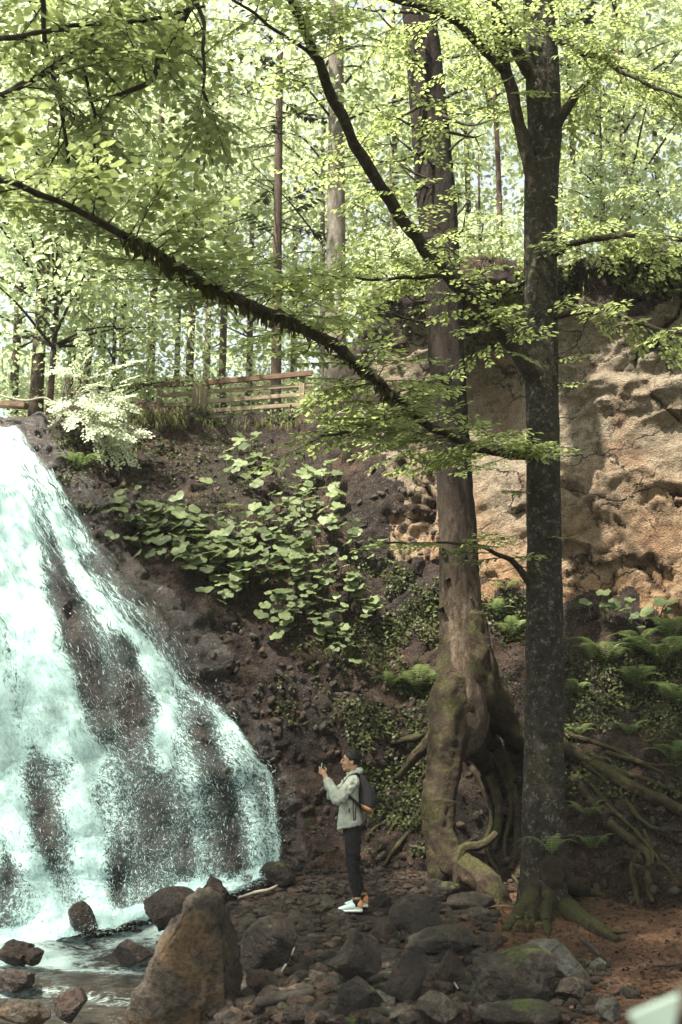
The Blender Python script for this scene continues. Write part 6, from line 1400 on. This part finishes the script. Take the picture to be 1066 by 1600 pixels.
    def sq(g_, rings, n=28, e=.55):
        th = np.arange(n)*2*math.pi/n; cx = np.sign(np.cos(th))*np.abs(np.cos(th))**e; sx = np.sign(np.sin(th))*np.abs(np.sin(th))**e
        V = np.concatenate([np.array(c)[None] + cx[:, None]*np.array(a)[None] + sx[:, None]*np.array(b)[None] for c, a, b in rings]); m_ = len(rings); i = np.arange(m_-1)[:, None]*n; j = np.arange(n)[None]
        fs = [np.stack([i+j, i+(j+1) % n, i+n+(j+1) % n, i+n+j], -1).reshape(-1, 4)]; c0 = len(V); V = np.vstack([V, np.array(rings[0][0])[None], np.array(rings[-1][0])[None]]); jj = np.arange(n); fs.append(np.vstack([np.stack([np.full(n, c0), (jj+1) % n, jj], -1), np.stack([np.full(n, c0+1), (m_-1)*n+jj, (m_-1)*n+(jj+1) % n], -1)])); g_.add(V, fs)
    g = Geo(); sq(g, [bx(1.085, .09, .225, .125, -.035), bx(1.12, .086, .250, .135, -.03), bx(1.18, .086, .262, .140, -.02), bx(1.26, .088, .240, .138), bx(1.34, .09, .195, .130), bx(1.40, .092, .150, .12), bx(1.425, .095, .125, .11)]); bm_ = remeshed(g, .007, 3, .5, 'pack_body'); obj('pack_body', bm_, M_PACK, bp)
    g = Geo(); sq(g, [bx(1.052, .098, .205, .118, -.035), bx(1.066, .090, .222, .128, -.036), bx(1.096, .088, .236, .132, -.034)]); obj('tan_base', g.mesh('tan_base'), M_TAN, bp)
    g = Geo(); sq(g, [((.135, 0, .09), (.03, 0, 0), (0, .085, 0)), ((.150, 0, .13), (.025, 0, 0), (0, .09, 0)), ((.138, 0, .22), (.02, 0, 0), (0, .088, 0)), ((.112, 0, .27), (.012, 0, 0), (0, .08, 0))]); obj('front_pocket', g.mesh('front_pocket'), M_PACK, bp)
    for s in (-1, 1):
        g = Geo(); q = smooth_path(np.array([(-.006, s*.075, .36), (-.035, s*.092, .385), (-.095, s*.105, .368), (-.160, s*.118, .31), (-.178, s*.135, .23), (-.140, s*.175, .17), (-.06, s*.175, .10), (.0, s*.125, .05)]), 6)
        g.add(*tube(q, np.full(len(q), .015), 8)); o = obj('shoulder_strap', g.mesh('shoulder_strap'), M_BLACK, bp)
        g = Geo(); q = smooth_path(np.array([(-.05, s*.180, .11), (-.052, s*.195, .02), (-.058, s*.200, -.10)]), 5); g.add(*tube(q, np.full(len(q), .0065), 6)); obj('strap_end', g.mesh('strap_end'), M_BLACK, bp)
    g = Geo(); q = smooth_path(np.array([(.0, -.03, .365), (.01, -.02, .405), (.01, .02, .405), (.0, .03, .365)]), 5); g.add(*tube(q, np.full(len(q), .009), 6)); obj('grab_loop', g.mesh('grab_loop'), M_BLACK, bp)
build_person()

# ------------------------------------------------------------------ out-of-focus pale board close to the camera, lower right corner
def build_board():
    Y = 1.25; pl = [(985, 1588), (1010, 1577), (1062, 1556), (1054, 1600), (1046, 1640), (1010, 1640)]
    org = at(1062, 1640, Y); t = thing('broken_signboard', 'blurred pale board corner on a brown stake at the lower right corner', 'board', org)
    P = [np.array(at(x, y, Y))-np.array(org) for x, y in pl]; n = len(P); V = np.array(P + [p + np.array([0, .012, 0]) for p in P]); i = np.arange(n)
    me = bpy.data.meshes.new('board'); me.from_pydata(V.tolist(), [], [list(range(n)), [n+k for k in reversed(range(n))]] + [[int(k), int((k+1) % n), int(n+(k+1) % n), int(n+k)] for k in i]); me.update()
    obj('board', me, mat_plain('pale_paint', (.20, .25, .215), .7, .35, 25), t)
    g = Geo(); a_ = np.array(at(1072, 1540, Y+.03))-np.array(org); g.add(*tube(np.array([a_, a_*.5+np.array([0.002, .0, -.1]), a_+np.array([.005, .0, -1.75])]), np.array([.012, .012, .013]), 10, .05)); obj('stake', g.mesh('stake'), MAT_LIMB, t)
build_board()

# ------------------------------------------------------------------ thin even volume added to lift the dark tones
def build_haze():
    o = obj('added_haze', box_mesh('added_haze', 160, 130, 62, 0, 0)); o.location = (0, 55, 28.5)
    m = bpy.data.materials.new('shadow_lift'); m.use_nodes = True; n = m.node_tree.nodes; n.remove(n['Principled BSDF'])
    v = n.new('ShaderNodeVolumePrincipled'); v.inputs['Color'].default_value = (0.92, 0.90, 0.86, 1); v.inputs['Density'].default_value = 0.0006; v.inputs['Anisotropy'].default_value = 0.1
    m.node_tree.links.new(v.outputs[0], n['Material Output'].inputs['Volume']); o.data.materials.append(m); tag(o, kind='stuff')
build_haze()
